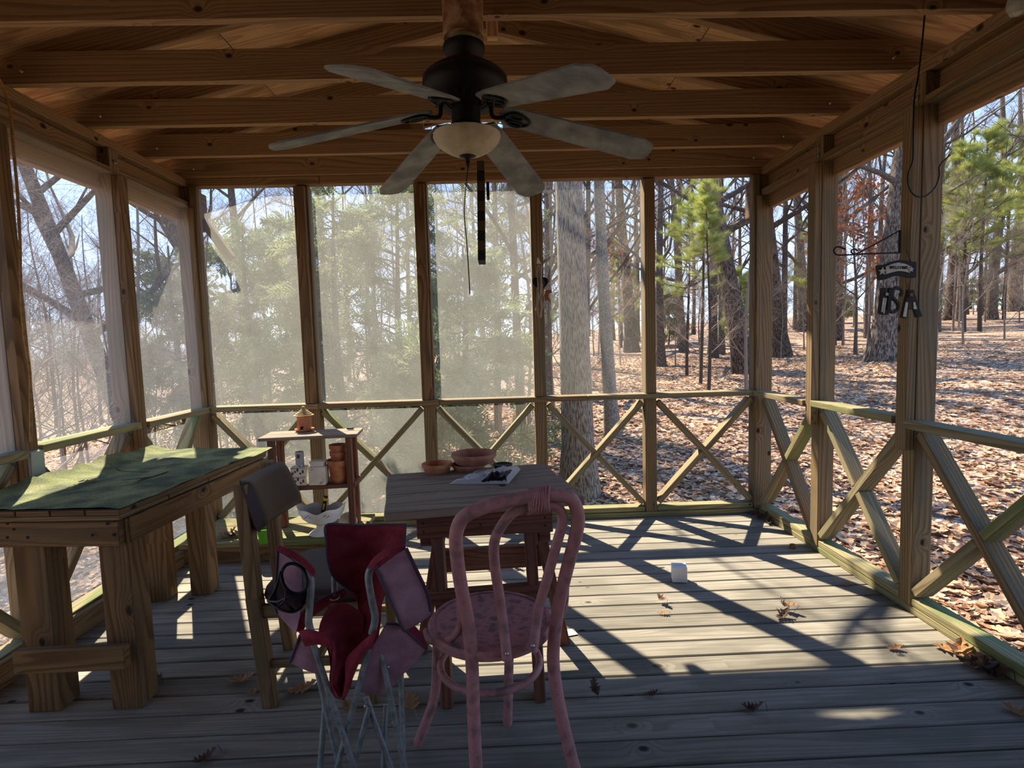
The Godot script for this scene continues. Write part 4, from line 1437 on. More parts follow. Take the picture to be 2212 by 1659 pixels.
	for i in ring.size() - 1:
		for k in segs:
			var a := i * (segs + 1) + k
			g.idx.append_array(PackedInt32Array([a, a + segs + 1, a + 1, a + 1, a + segs + 1, a + segs + 2]))
	put(g, "bowl", M.cream, tu)
	for i in 8:
		g = Geo.new()
		g.lathe([Vector2(0, 0.001), Vector2(0.004, 0.0)], 6)
		var o := put(g, "flower_print", M.print if i % 3 else M.rose, tu)
		o.position = Vector3(-0.075 + 0.01 * (i % 4) + (0.12 if i > 3 else 0.0), 0.135 + 0.007 * (i % 3), 0.1)
		o.rotation.x = PI / 2 - 0.4
	var dr := thing("screwdriver", "black and yellow tool handle sticking out of the porcelain bowl", "tool", q + Vector3(0.02, 0.14, -0.07))
	pipe(dr, "handle", [Vector3(-0.012, 0.0, 0), Vector3(0.0, 0.05, 0), Vector3(0.014, 0.105, 0.0)], 0.013, M.black_iron, 10)
	pipe(dr, "collar", [Vector3(0.0085, 0.078, 0), Vector3(0.0125, 0.096, 0)], 0.0142, mat(Color(0.85, 0.68, 0.15), 0.4), 10)
	pipe(dr, "stripe", [Vector3(-0.006, 0.02, 0.008), Vector3(0.004, 0.06, 0.009)], 0.0065, mat(Color(0.85, 0.68, 0.15), 0.4), 8)
	g = Geo.new()
	g.lathe([Vector2(0, 0.0), Vector2(0.06, 0.0), Vector2(0.058, 0.012), Vector2(0.03, 0.03), Vector2(0.01, 0.036), Vector2(0.012, 0.05), Vector2(0, 0.052)], 28)
	var lid := solo(g, "porcelain_dish", M.cream, "white domed porcelain dish leaning behind the scalloped bowl", "dish", q + Vector3(0.15, 0.055, -0.13))
	lid.rotation.x = 1.1
	lid.rotation.z = -0.25
	# green pot half hidden by the chair
	q = at_y(590, 1166, 0.132)
	pot([Vector2(0, 0), Vector2(0.04, 0), Vector2(0.052, 0.08), Vector2(0.055, 0.08), Vector2(0.055, 0.092), Vector2(0.05, 0.092), Vector2(0.04, 0.01), Vector2(0, 0.008)], "plastic_pot", mat(Color(0.36, 0.62, 0.16), 0.45), "bright green plastic pot behind the vinyl chair", q + Vector3(-0.03, 0, 0.03))


func saucer(rt: float, rb: float, h: float, at: Vector3, m: Material, label: String) -> void:
	var g := Geo.new()
	g.lathe([Vector2(0, 0), Vector2(rb, 0), Vector2(rb + 0.003, 0.002), Vector2(rt - 0.006, h * 0.62), Vector2(rt, h * 0.66), Vector2(rt, h), Vector2(rt - 0.006, h), Vector2(rb - 0.002, 0.007), Vector2(0, 0.006)], 40)
	solo(g, "clay_saucer", m, label, "saucer", at)


func garden_table() -> void:
	var h := 0.77
	var t := thing("garden_table", "weathered plank table with dark reddish apron and legs", "table")
	var fl := at_y(827, 1110, h)
	var fr := at_y(1262, 1073, h)
	var bl := at_y(880, 1020, h)
	var x := (fr - fl).normalized()
	var back := Vector3(x.z, 0, -x.x)
	if back.z > 0: back = -back
	var deep := 0.585
	for k in 5:
		var o := back * deep * (k + 0.5) / 5.0
		var jut := rng.randf_range(-0.004, 0.004)
		beam(t, "top_board", fl + o + x * jut - Vector3(0, 0.016, 0), fr + o + x * jut - Vector3(0, 0.016, 0), deep / 5.0 - 0.003, 0.032, M.grey_top, Vector3.UP, 0.004)
	beam(t, "apron", Vector3(-0.212, 0.69, 2.075), Vector3(0.285, 0.69, 2.055), 0.04, 0.09, M.redwood)
	beam(t, "apron", Vector3(-0.2, 0.69, 1.66), Vector3(0.26, 0.69, 1.64), 0.04, 0.09, M.redwood)
	for s in [-0.185, 0.255]:
		beam(t, "cleat", Vector3(s, 0.625, 2.05), Vector3(s, 0.625, 1.64), 0.045, 0.05, M.redwood)
	var l0 := at_y(966, 1530, 0.0)
	var l1 := at_y(1168, 1517, 0.0)
	beam(t, "leg", l0 + Vector3(0, 0, -0.03), Vector3(-0.142, 0.65, 2.045), 0.042, 0.075, M.redwood, Vector3.BACK)
	beam(t, "leg", l1 + Vector3(0, 0, -0.03), Vector3(0.20, 0.65, 2.03), 0.042, 0.075, M.redwood, Vector3.BACK)
	beam(t, "leg", Vector3(-0.27, 0, 1.7), Vector3(-0.15, 0.65, 1.7), 0.05, 0.075, M.redwood, Vector3.BACK)
	beam(t, "leg", Vector3(0.36, 0, 1.68), Vector3(0.24, 0.65, 1.68), 0.05, 0.075, M.redwood, Vector3.BACK)
	beam(t, "stretcher", Vector3(-0.2, 0.385, 1.66), Vector3(0.27, 0.39, 1.64), 0.036, 0.10, M.redwood)
	beam(t, "stretcher", Vector3(-0.23, 0.415, 2.08), Vector3(0.27, 0.425, 2.06), 0.036, 0.05, M.redwood)
	for q in [[-0.185, 0.705], [-0.185, 0.675], [0.255, 0.705], [0.255, 0.675], [0.02, 0.69]]:
		var g := Geo.new()
		g.lathe([Vector2(0, 0.001), Vector2(0.004, 0)], 6)
		var o := put(g, "nail", M.dark_nail, t)
		o.position = Vector3(q[0], q[1], 2.0955 - q[0] * 0.04)
		o.rotation.x = PI / 2
	rebase(t, Vector3(0.03, 0, 1.84))
	# on the table
	var p := at_y(942, 1026, h)
	saucer(0.068, 0.052, 0.042, p + Vector3(0, 0.0005, -0.05), M.terracotta, "deep terracotta saucer alone at the table's left end")
	p = at_y(1012, 1020, h)
	saucer(0.079, 0.066, 0.03, p + Vector3(0, 0.0005, -0.05), M.terracotta_dull, "shallow terracotta saucer under the wide one on the table")
	saucer(0.103, 0.082, 0.046, p + Vector3(0.024, 0.031, -0.055), M.terracotta_dull, "wide terracotta saucer stacked on a smaller one")
	p = at_y(1086, 1011, h)
	saucer(0.046, 0.036, 0.012, p + Vector3(0, 0.0005, -0.03), M.dark_nail, "small dark saucer beside the stacked terracotta ones")
	plastic_bag(h)


func plastic_bag(h: float) -> void:
	var t := thing("plastic_bag", "crumpled clear plastic bag holding black soil on the table", "bag")
	var r := FastNoiseLite.new()
	r.seed = 8
	r.frequency = 9.0
	var corners := [at_y(968, 1047, h), at_y(1098, 1047, h), at_y(1126, 1014, h), at_y(1016, 1026, h)]
	var nx := 22
	var nz := 12
	var shape := func(lo_u: float, hi_u: float, lo_v: float, hi_v: float, high: float, base: float) -> Geo:
		var g := Geo.new()
		for j in nz + 1:
			for i in nx + 1:
				var u := lerpf(lo_u, hi_u, float(i) / nx)
				var v := lerpf(lo_v, hi_v, float(j) / nz)
				var p: Vector3 = (corners[0] as Vector3).lerp(corners[1], u).lerp((corners[3] as Vector3).lerp(corners[2], u), v)
				var e := minf(minf(i, nx - i) / 5.0, minf(j, nz - j) / 4.0)
				var full: float = clampf(e, 0.0, 1.0)
				p.y += base + high * sqrt(full) * (0.35 + 0.65 * u) * (1.0 + 0.5 * r.get_noise_2d(u * 0.5, v * 0.3)) + full * 0.014 * r.get_noise_2d(u * 0.9 + v * 0.5, v * 0.3 - u * 0.2) + 0.003
				g.v.append(p); g.uv.append(Vector2(u, v)); g.n.append(Vector3.UP)
		for j in nz:
			for i in nx:
				var a := j * (nx + 1) + i
				g.idx.append_array(PackedInt32Array([a, a + 1, a + nx + 1, a + 1, a + nx + 2, a + nx + 1]))
		for j in nz + 1:
			for i in nx + 1:
				var a := j * (nx + 1) + i
				var dx := g.v[j * (nx + 1) + mini(i + 1, nx)] - g.v[j * (nx + 1) + maxi(i - 1, 0)]
				var dz := g.v[mini(j + 1, nz) * (nx + 1) + i] - g.v[maxi(j - 1, 0) * (nx + 1) + i]
				var nn := dx.cross(dz).normalized()
				g.n[a] = nn if nn.y > 0 else -nn
		return g
	var film := mat(Color(0.82, 0.83, 0.83, 0.55), 0.3)
	film.transparency = BaseMaterial3D.TRANSPARENCY_ALPHA
	film.clearcoat_enabled = true
	film.clearcoat = 0.7
	film.clearcoat_roughness = 0.2
	put(shape.call(0.0, 1.0, 0.0, 1.0, 0.042, 0.0), "film", film, t, "clear wrinkled film")
	put(shape.call(0.52, 0.97, 0.02, 0.62, 0.037, 0.002), "soil", mat(Color(0.025, 0.023, 0.02), 0.55), t, "black potting soil")
	rebase(t, corners[0])


func vinyl_chair() -> void:
	var t := thing("vinyl_chair", "wooden chair with dark brown vinyl back and seat", "chair")
	M.vinyl = mat(Color(0.23, 0.165, 0.145), 0.5)
	M.vinyl.metallic_specular = 0.3
	var foot := at_y(587, 1530, 0.0)
	var zn := foot.z - 0.02
	var zf := zn - 0.40
	var top := at_z(530, 1045, zn)
	var kx: float = foot.x - 0.01
	for z in [zn, zf]:
		var lag := 0.0 if z == zn else -0.075
		beam(t, "back_post", Vector3(kx + lag, 0, z), Vector3(kx - 0.035 + lag, 0.43, z), 0.05, 0.05, M.chair_wood, Vector3.BACK)
		beam(t, "back_post", Vector3(kx - 0.034 + lag, 0.425, z), Vector3(top.x - 0.012 + lag, top.y, z), 0.048, 0.05, M.chair_wood, Vector3.BACK)
	var fx: float = kx + 0.385
	for z in [zn, zf]:
		beam(t, "front_leg", Vector3(fx, 0, z + 0.005), Vector3(fx, 0.385, z + 0.005), 0.042, 0.042, M.chair_wood, Vector3.BACK)
		beam(t, "seat_rail", Vector3(kx - 0.03, 0.37, z), Vector3(fx, 0.37, z), 0.026, 0.05, M.chair_wood)
		beam(t, "stretcher", Vector3(kx - 0.012, 0.165, z), Vector3(fx, 0.165, z), 0.022, 0.03, M.chair_wood)
	beam(t, "seat_rail", Vector3(fx, 0.37, zf), Vector3(fx, 0.37, zn), 0.026, 0.05, M.chair_wood)
	beam(t, "stretcher", Vector3(kx + 0.18, 0.165, zf), Vector3(kx + 0.18, 0.165, zn), 0.022, 0.03, M.chair_wood)
	# seat cushion, rounded
	var g := Geo.new()
	var cx := (kx + fx) / 2.0 + 0.01
	var cz := (zn + zf) / 2.0
	puffed(g, Vector3(cx, 0.425, cz), Vector3(0.225, 0.04, 0.235), 5.0)
	put(g, "seat", M.vinyl, t)
	# backrest cushion, bowed
	g = Geo.new()
	var n := 16
	var mrows := 12
	var a0 := at_z(516, 1040, zn + 0.03)
	var a1 := at_z(560, 1150, zn + 0.03)
	var b0 := at_z(608, 994, zf - 0.03)
	var b1 := at_z(652, 1084, zf - 0.03)
	var nrm := (a1 - a0).cross(b0 - a0).normalized()
	if nrm.x < 0: nrm = -nrm
	for side in [1.0, -1.0]:
		var base := g.v.size()
		for i in n + 1:
			for j in mrows + 1:
				var u := float(i) / n
				var v := float(j) / mrows
				var p := a0.lerp(a1, v).lerp(b0.lerp(b1, v), u)
				var bow := -0.03 * sin(PI * u)
				var e := pow(maxf(0.0, 1.0 - pow(absf(2 * u - 1), 8.0)) * maxf(0.0, 1.0 - pow(absf(2 * v - 1), 5.0)), 0.5)
				g.v.append(p + nrm * (bow + side * 0.036 * e)); g.n.append(nrm * side); g.uv.append(Vector2(u, v))
		for i in n:
			for j in mrows:
				var a := base + i * (mrows + 1) + j
				var b := a + mrows + 1
				g.idx.append_array(PackedInt32Array([a, a + 1, b, a + 1, b + 1, b]))
		for i in n + 1:
			for j in mrows + 1:
				var a := base + i * (mrows + 1) + j
				var dx := g.v[base + mini(i + 1, n) * (mrows + 1) + j] - g.v[base + maxi(i - 1, 0) * (mrows + 1) + j]
				var dy := g.v[base + i * (mrows + 1) + mini(j + 1, mrows)] - g.v[base + i * (mrows + 1) + maxi(j - 1, 0)]
				var nn := dx.cross(dy).normalized()
				g.n[a] = nn if nn.dot(nrm * side) > 0 else -nn
	put(g, "backrest", M.vinyl, t)
	rebase(t, Vector3(cx, 0, cz))


# a cushion: a box whose faces swell
func puffed(g: Geo, c: Vector3, s: Vector3, power: float) -> void:
	var n := 22
	var mrows := 12
	var base := g.v.size()
	for i in n + 1:
		for j in mrows + 1:
			var a := TAU * i / n
			var b := PI * j / mrows - PI / 2
			var e := 2.0 / power
			var cb := signf(cos(b)) * pow(absf(cos(b)), 0.55)
			var sb := signf(sin(b)) * pow(absf(sin(b)), 0.7)
			var q := Vector3(signf(cos(a)) * pow(absf(cos(a)), e) * cb, sb, signf(sin(a)) * pow(absf(sin(a)), e) * cb)
			g.v.append(c + q * s); g.uv.append(Vector2(float(i) / n, float(j) / mrows))
			g.n.append(Vector3(signf(q.x) * pow(absf(q.x), power - 1) / s.x, signf(q.y) * pow(absf(q.y), 1.5) / s.y, signf(q.z) * pow(absf(q.z), power - 1) / s.z).normalized())
	for i in n:
		for j in mrows:
			var a := base + i * (mrows + 1) + j
			var b := a + mrows + 1
			g.idx.append_array(PackedInt32Array([a, a + 1, b, a + 1, b + 1, b]))


func camp_chair() -> void:
	var t := thing("camp_chair", "half-folded maroon canvas camp chair with grey steel legs", "camp chair")
	var pan: Node3D
	M.maroon = tri_mat(Color.WHITE, 0.85, blotch_texture(151, 128, 128, 0.03, [Color(0.42, 0.11, 0.16), Color(0.50, 0.15, 0.20), Color(0.56, 0.22, 0.26)], 0.1), 3.0)
	M.faded = tri_mat(Color.WHITE, 0.9, blotch_texture(152, 128, 128, 0.03, [Color(0.55, 0.41, 0.46), Color(0.62, 0.47, 0.52), Color(0.66, 0.52, 0.56)], 0.06), 3.0)
	M.trim = mat(Color(0.30, 0.25, 0.31), 0.9)
	M.steel = tri_mat(Color.WHITE, 0.45, blotch_texture(154, 128, 128, 0.04, [Color(0.44, 0.46, 0.46), Color(0.54, 0.56, 0.56), Color(0.60, 0.61, 0.60)], 0.08), 5.0)
	M.steel.metallic = 0.35
	M.mesh_net = screen_mat(9, Color(0.05, 0.05, 0.06), 0.55, 0.75, 0.1)
	# legs down to the floor, each from its upper end to its foot
	for q in [[676, 1388, 2.50, 784, 1716], [684, 1440, 2.42, 744, 1702], [702, 1522, 2.40, 688, 1700], [799, 1389, 2.50, 716, 1706], [819, 1389, 2.47, 884, 1706], [791, 1506, 2.38, 858, 1694], [798, 1526, 2.40, 752, 1700], [834, 1522, 2.36, 826, 1692], [866, 1448, 2.38, 872, 1694]]:
		var foot := at_y(q[3], q[4], 0.012)
		var leg := pipe(t, "leg", [at_z(q[0], q[1], q[2]), foot], 0.0088, M.steel, 10)
		var g := Geo.new()
		g.lathe([Vector2(0, -0.012), Vector2(0.013, -0.012), Vector2(0.0125, 0.012), Vector2(0.009, 0.016)], 12)
		var o := put(g, "rubber_foot", M.black_iron, leg)
		o.position = foot
	for q in [[742, 1600, 2.47], [790, 1526, 2.40], [720, 1520, 2.41], [838, 1440, 2.46], [850, 1560, 2.43]]:
		var g := Geo.new()
		g.sphere(at_z(q[0], q[1], q[2]), 0.0065, 4)
		put(g, "rivet", M.zinc, t)
	# arm tubes
	pipe(t, "arm_tube", [at_z(655, 1226, 2.50), at_z(667, 1236, 2.51), at_z(672, 1258, 2.515), at_z(669, 1310, 2.51), at_z(667, 1345, 2.505), at_z(674, 1372, 2.50)], 0.0105, M.steel, 12)
	pipe(t, "arm_tube", [at_z(812, 1220, 2.50), at_z(801, 1228, 2.51), at_z(796, 1250, 2.515), at_z(803, 1295, 2.51), at_z(810, 1335, 2.505), at_z(803, 1368, 2.50)], 0.0105, M.steel, 12)
	pipe(t, "back_tube", [at_z(722, 1246, 2.36), at_z(723, 1290, 2.36)], 0.009, M.steel, 10)
	# backrest canvas, creased down its middle
	pan = cloth(t, "backrest", [
		[[704, 1135, 2.40], [742, 1134, 2.385], [781, 1136, 2.37], [828, 1134, 2.385], [876, 1133, 2.41]],
		[[705, 1170, 2.40], [742, 1172, 2.375], [780, 1172, 2.35], [830, 1172, 2.38], [874, 1170, 2.41]],
		[[709, 1215, 2.40], [745, 1220, 2.37], [779, 1220, 2.345], [826, 1220, 2.375], [866, 1215, 2.41]],
		[[724, 1250, 2.39], [750, 1262, 2.37], [778, 1265, 2.35], [812, 1265, 2.37], [846, 1256, 2.40]],
		[[768, 1283, 2.37], [774, 1305, 2.365], [785, 1312, 2.36], [806, 1310, 2.37], [826, 1300, 2.385]],
		[[774, 1335, 2.365], [778, 1350, 2.37], [790, 1356, 2.37], [806, 1352, 2.375], [822, 1345, 2.38]],
		[[772, 1380, 2.37], [778, 1395, 2.375], [790, 1400, 2.38], [802, 1395, 2.385], [816, 1385, 2.39]]], M.maroon)
	hem(pan, [[876, 1133, 2.412], [828, 1133, 2.388], [781, 1135, 2.375], [742, 1133, 2.39], [704, 1135, 2.405], [705, 1172, 2.405], [709, 1215, 2.405], [724, 1250, 2.395], [768, 1283, 2.375]], M.trim, 0.0035)
	hem(pan, [[876, 1133, 2.412], [874, 1170, 2.413], [866, 1215, 2.412]], M.trim, 0.0035)
	# left arm: sleeve, faded flap, net cup holder
	pan = cloth(t, "arm_sleeve", [
		[[595, 1184, 2.48], [630, 1196, 2.49], [660, 1220, 2.505], [679, 1240, 2.515]],
		[[604, 1179, 2.49], [640, 1195, 2.51], [668, 1217, 2.52], [681, 1236, 2.52]],
		[[598, 1188, 2.50], [634, 1206, 2.525], [662, 1230, 2.53], [678, 1248, 2.525]]], M.maroon)
	pan = cloth(t, "arm_panel", [
		[[600, 1190, 2.475], [624, 1204, 2.485], [652, 1224, 2.495]],
		[[598, 1240, 2.46], [622, 1246, 2.47], [654, 1262, 2.48]],
		[[594, 1300, 2.445], [618, 1320, 2.455], [650, 1320, 2.47]],
		[[600, 1325, 2.43], [622, 1350, 2.44], [640, 1368, 2.46]]], M.faded)
	hem(pan, [[600, 1190, 2.478], [597, 1240, 2.463], [593, 1300, 2.448], [600, 1325, 2.434]], M.trim)
	var ring := []
	for k in 13:
		var a := TAU * k / 12
		ring.append(at_z(636 + 28 * cos(a) + 3 * sin(a), 1250 + 33 * sin(a) + 3 * cos(a), 2.525 + 0.015 * sin(a)))
	pipe(t, "cup_ring", ring, 0.005, M.black_iron, 8)
	pan = cloth(t, "cup_net", [
		[[610, 1238, 2.53], [624, 1280, 2.54], [650, 1284, 2.54], [664, 1258, 2.53]],
		[[596, 1275, 2.52], [615, 1300, 2.55], [645, 1305, 2.55], [663, 1285, 2.525]],
		[[582, 1300, 2.50], [606, 1316, 2.54], [638, 1320, 2.545], [656, 1308, 2.52]],
		[[590, 1306, 2.49], [612, 1318, 2.50], [632, 1321, 2.50], [648, 1314, 2.50]]], M.mesh_net, 0.001)
	for q in [[[617, 1275, 2.545], [616, 1296, 2.555], [600, 1312, 2.53]], [[624, 1283, 2.55], [618, 1300, 2.555], [636, 1320, 2.545]], [[578, 1298, 2.50], [600, 1300, 2.54], [622, 1290, 2.555], [645, 1285, 2.55]], [[580, 1300, 2.505], [606, 1317, 2.535], [634, 1322, 2.54], [652, 1312, 2.52]], [[606, 1235, 2.525], [596, 1270, 2.52], [580, 1298, 2.50]]]:
		hem(pan, q, M.black_iron, 0.0035)
	# right arm
	pan = cloth(t, "arm_sleeve", [
		[[793, 1230, 2.515], [806, 1208, 2.51], [832, 1188, 2.50], [872, 1178, 2.485]],
		[[798, 1226, 2.525], [812, 1205, 2.525], [838, 1186, 2.515], [876, 1179, 2.495]],
		[[804, 1232, 2.53], [820, 1213, 2.535], [846, 1197, 2.53], [876, 1186, 2.505]]], M.maroon)
	pan = cloth(t, "arm_panel", [
		[[813, 1232, 2.535], [840, 1210, 2.53], [878, 1184, 2.51]],
		[[830, 1268, 2.54], [862, 1250, 2.53], [898, 1228, 2.50]],
		[[852, 1316, 2.535], [884, 1296, 2.525], [922, 1280, 2.49]],
		[[868, 1352, 2.52], [900, 1338, 2.51], [930, 1318, 2.485]],
		[[872, 1362, 2.49], [902, 1348, 2.485], [930, 1326, 2.475]]], M.faded)
	hem(pan, [[813, 1232, 2.54], [830, 1268, 2.545], [852, 1316, 2.54], [868, 1354, 2.525], [874, 1364, 2.50]], M.trim)
	hem(pan, [[878, 1184, 2.515], [899, 1228, 2.505], [923, 1280, 2.495], [931, 1320, 2.488]], M.trim)
	# seat canvas, folded into a deep valley between its four corners
	pan = cloth(t, "seat", [
		[[712, 1308, 2.36], [738, 1302, 2.35], [762, 1310, 2.355], [786, 1330, 2.37]],
		[[692, 1345, 2.42], [725, 1330, 2.39], [757, 1345, 2.375], [782, 1372, 2.39]],
		[[690, 1372, 2.46], [720, 1385, 2.43], [748, 1400, 2.40], [768, 1420, 2.40]],
		[[704, 1390, 2.49], [718, 1425, 2.46], [736, 1455, 2.42], [752, 1450, 2.42]],
		[[714, 1420, 2.50], [718, 1470, 2.48], [735, 1508, 2.45], [748, 1480, 2.45]]], M.maroon)
	pan = cloth(t, "seat_fold", [
		[[646, 1364, 2.50], [668, 1360, 2.515], [700, 1368, 2.515]],
		[[652, 1380, 2.515], [676, 1376, 2.53], [714, 1386, 2.525]],
		[[660, 1396, 2.51], [690, 1392, 2.525], [722, 1405, 2.52]]], M.maroon)
	pan = cloth(t, "seat_fold", [
		[[722, 1388, 2.50], [724, 1430, 2.51], [718, 1468, 2.505], [726, 1500, 2.49], [736, 1509, 2.47]],
		[[716, 1384, 2.515], [716, 1430, 2.525], [712, 1468, 2.515], [720, 1503, 2.495], [738, 1511, 2.475]]], M.maroon)
	pan = cloth(t, "seat_fold", [
		[[830, 1350, 2.50], [800, 1372, 2.52], [772, 1396, 2.52], [748, 1425, 2.51], [746, 1470, 2.50], [738, 1510, 2.475]],
		[[812, 1368, 2.51], [802, 1384, 2.53], [780, 1410, 2.525], [760, 1435, 2.515], [752, 1478, 2.505], [742, 1512, 2.48]],
		[[804, 1402, 2.50], [794, 1404, 2.515], [782, 1420, 2.51], [766, 1450, 2.505], [758, 1480, 2.50], [746, 1506, 2.48]]], M.maroon)
	pan = cloth(t, "seat_panel", [
		[[648, 1372, 2.49], [668, 1390, 2.49], [690, 1400, 2.48]],
		[[638, 1400, 2.48], [664, 1415, 2.485], [692, 1425, 2.475]],
		[[626, 1430, 2.47], [658, 1446, 2.475], [692, 1458, 2.465]]], M.faded)
	hem(pan, [[648, 1372, 2.495], [638, 1400, 2.485], [626, 1431, 2.475]], M.trim)
	pan = cloth(t, "seat_panel", [
		[[834, 1348, 2.50], [862, 1352, 2.48], [890, 1375, 2.46], [920, 1400, 2.44]],
		[[812, 1385, 2.49], [840, 1400, 2.475], [872, 1415, 2.455], [900, 1428, 2.44]],
		[[786, 1430, 2.485], [820, 1440, 2.47], [850, 1452, 2.45], [872, 1455, 2.435]],
		[[770, 1480, 2.475], [800, 1486, 2.46], [830, 1490, 2.445], [852, 1478, 2.43]],
		[[780, 1494, 2.46], [806, 1500, 2.45], [826, 1498, 2.44], [840, 1488, 2.43]]], M.faded)
	hem(pan, [[834, 1348, 2.505], [862, 1350, 2.485], [890, 1374, 2.465], [921, 1402, 2.445]], M.trim)
	pan = cloth(t, "seat_panel", [
		[[896, 1352, 2.42], [912, 1372, 2.42], [921, 1400, 2.435]],
		[[868, 1360, 2.44], [884, 1376, 2.445], [902, 1392, 2.445]]], M.maroon)
	pan = cloth(t, "seat_strap", [
		[[636, 1360, 2.44], [650, 1326, 2.42], [690, 1296, 2.38], [745, 1272, 2.355]],
		[[652, 1370, 2.45], [668, 1340, 2.43], [704, 1312, 2.385], [748, 1286, 2.36]]], M.maroon)
	hem(pan, [[636, 1360, 2.443], [650, 1326, 2.423], [690, 1296, 2.383], [745, 1272, 2.358]], M.trim, 0.003)
	var g := Geo.new()
	g.lathe([Vector2(0.012, 0), Vector2(0.016, 0.002), Vector2(0.017, 0.0), Vector2(0.016, -0.002), Vector2(0.012, 0)], 16)
	var o := put(g, "eyelet", M.zinc, t)
	o.position = at_z(723, 1289, 2.37)
	o.rotation.x = 0.3
	rebase(t, Vector3(-0.35, 0, 2.46))


func bentwood_chair() -> void:
	var t := thing("bentwood_chair", "worn pink-painted bentwood chair with a looped back", "chair")
	M.pink = tri_mat(Color.WHITE, 0.6, blotch_texture(161, 256, 256, 0.018, [Color(0.53, 0.40, 0.38), Color(0.66, 0.46, 0.45), Color(0.70, 0.49, 0.48), Color(0.68, 0.47, 0.46), Color(0.48, 0.38, 0.36)], 0.07), 2.2, 0.02)
	M.pink_seat = tri_mat(Color.WHITE, 0.75, M.pink.albedo_texture, 3.1)
	var zb := func(py: float) -> float:
		if py < 1300.0: return lerpf(2.54, 2.455, (py - 1063.0) / 237.0)
		if py < 1405.0: return lerpf(2.455, 2.44, (py - 1300.0) / 105.0)
		return lerpf(2.44, 2.47, (py - 1405.0) / 280.0)
	var outer := [[1027, 1634], [1022, 1508], [1019, 1423], [1010, 1339], [994, 1255], [985, 1175], [990, 1136], [1010, 1111], [1069, 1088], [1128, 1076], [1165, 1070], [1204, 1069], [1236, 1080], [1249, 1120], [1241, 1168], [1229, 1213], [1209, 1297], [1197, 1381], [1196, 1444], [1209, 1529], [1234, 1634]]
	var path := [at_y(1032, 1706, 0.0)]
	for q in outer:
		path.append(at_z(q[0], q[1], zb.call(q[1]) + 0.06 * clampf((1210.0 - q[0]) / 200.0, 0.0, 1.0)))
	path.append(at_y(1254, 1704, 0.0))
	pipe(t, "back_hoop", path, 0.0195, M.pink, 14)
	var inner := [[1095, 1425], [1091, 1381], [1080, 1297], [1070, 1230], [1067, 1179], [1078, 1145], [1107, 1108], [1145, 1095], [1188, 1091], [1210, 1102], [1215, 1128], [1204, 1170], [1183, 1246], [1164, 1314], [1154, 1381], [1150, 1406]]
	path = []
	for q in inner:
		path.append(at_z(q[0], q[1], zb.call(q[1]) + 0.06 * clampf((1210.0 - q[0]) / 200.0, 0.0, 1.0) + clampf((q[1] - 1300.0) / 100.0, 0.0, 1.0) * 0.055))
	pipe(t, "inner_hoop", path, 0.0148, M.pink, 12)
	# cane wrapping where the hoops meet
	for k in 9:
		var g := Geo.new()
		var c := at_z(1142 + k * 5.3, 1084 - k * 0.9, zb.call(1080.0) + 0.015)
		var ringp := []
		for i in 13:
			var a := TAU * i / 12
			ringp.append(c + cu * 0.034 * cos(a) + cf * 0.023 * sin(a) + cr * 0.002 * sin(a * 2.0 + k))
		g.tube(smooth_path(ringp, 2), same(0.0042, 25), 6, 1.0, false)
		put(g, "wrapping", M.pink_seat, t)
	# seat
	var sc := Vector3(0.052, 0.45, 2.318)
	var g2 := Geo.new()
	g2.lathe([Vector2(0, -0.03), Vector2(0.185, -0.03), Vector2(0.199, -0.026), Vector2(0.203, -0.005), Vector2(0.196, 0.004), Vector2(0.182, 0.004)], 48, sc)
	put(g2, "seat_rim", M.pink, t)
	g2 = Geo.new()
	g2.lathe([Vector2(0.183, 0.002), Vector2(0.15, 0.0), Vector2(0.08, -0.004), Vector2(0, -0.005)], 48, sc)
	put(g2, "seat_panel", M.pink_seat, t, "rough pink seat panel")
	# ring below the seat
	var rp := []
	for k in 25:
		var a := TAU * k / 24
		rp.append(Vector3(0.045 + 0.165 * cos(a), 0.285, 2.285 + 0.165 * sin(a)))
	pipe(t, "ring_stretcher", rp, 0.012, M.pink, 10, 2)
	# front legs
	var fl := at_y(903, 1608, 0.0)
	pipe(t, "front_leg", [Vector3(-0.125, 0.43, 2.27), Vector3(-0.135, 0.3, 2.255), Vector3(-0.15, 0.15, 2.255), fl + Vector3(0.006, 0.02, 0), fl], 0.0165, M.pink, 12)
	var fr := at_y(1097, 1563, 0.0)
	pipe(t, "front_leg", [Vector3(0.112, 0.43, 2.155), Vector3(0.112, 0.3, 2.155), Vector3(0.105, 0.15, 2.17), fr + Vector3(0.0, 0.02, 0), fr], 0.0165, M.pink, 12)
	# bent braces from the hoop to the rim
	pipe(t, "brace", [at_z(992, 1296, 2.50), at_z(996, 1335, 2.50), at_z(988, 1366, 2.48), at_z(962, 1386, 2.42), at_z(930, 1383, 2.37), at_z(921, 1362, 2.32)], 0.0115, M.pink, 10)
	pipe(t, "brace", [at_z(1222, 1258, 2.45), at_z(1220, 1300, 2.42), at_z(1212, 1328, 2.39), at_z(1196, 1350, 2.37)], 0.0115, M.pink, 10)
	for q in [[1095, 1412], [1151, 1395]]:
		var g3 := Geo.new()
		g3.sphere(at_z(q[0], q[1], zb.call(1400.0) + 0.06 * (1210.0 - q[0]) / 200.0 + 0.07), 0.0065, 4)
		put(g3, "bolt", M.zinc, t)
	rebase(t, Vector3(0.052, 0, 2.32))


# ---------------------------------------------------------------- what hangs from roof and walls
func star(r: float, inner := 0.42, turn := 0.0) -> PackedVector2Array:
	var p := PackedVector2Array()
	for k in 10:
		var a := PI / 2 + turn + PI * k / 5.0
		var q := r if k % 2 == 0 else r * inner
		p.append(Vector2(cos(a), sin(a)) * q)
	return p


func hangings() -> void:
	ceiling_fan()
	sign_board()
	welcome_sign()
	post_ornament()
	wires()


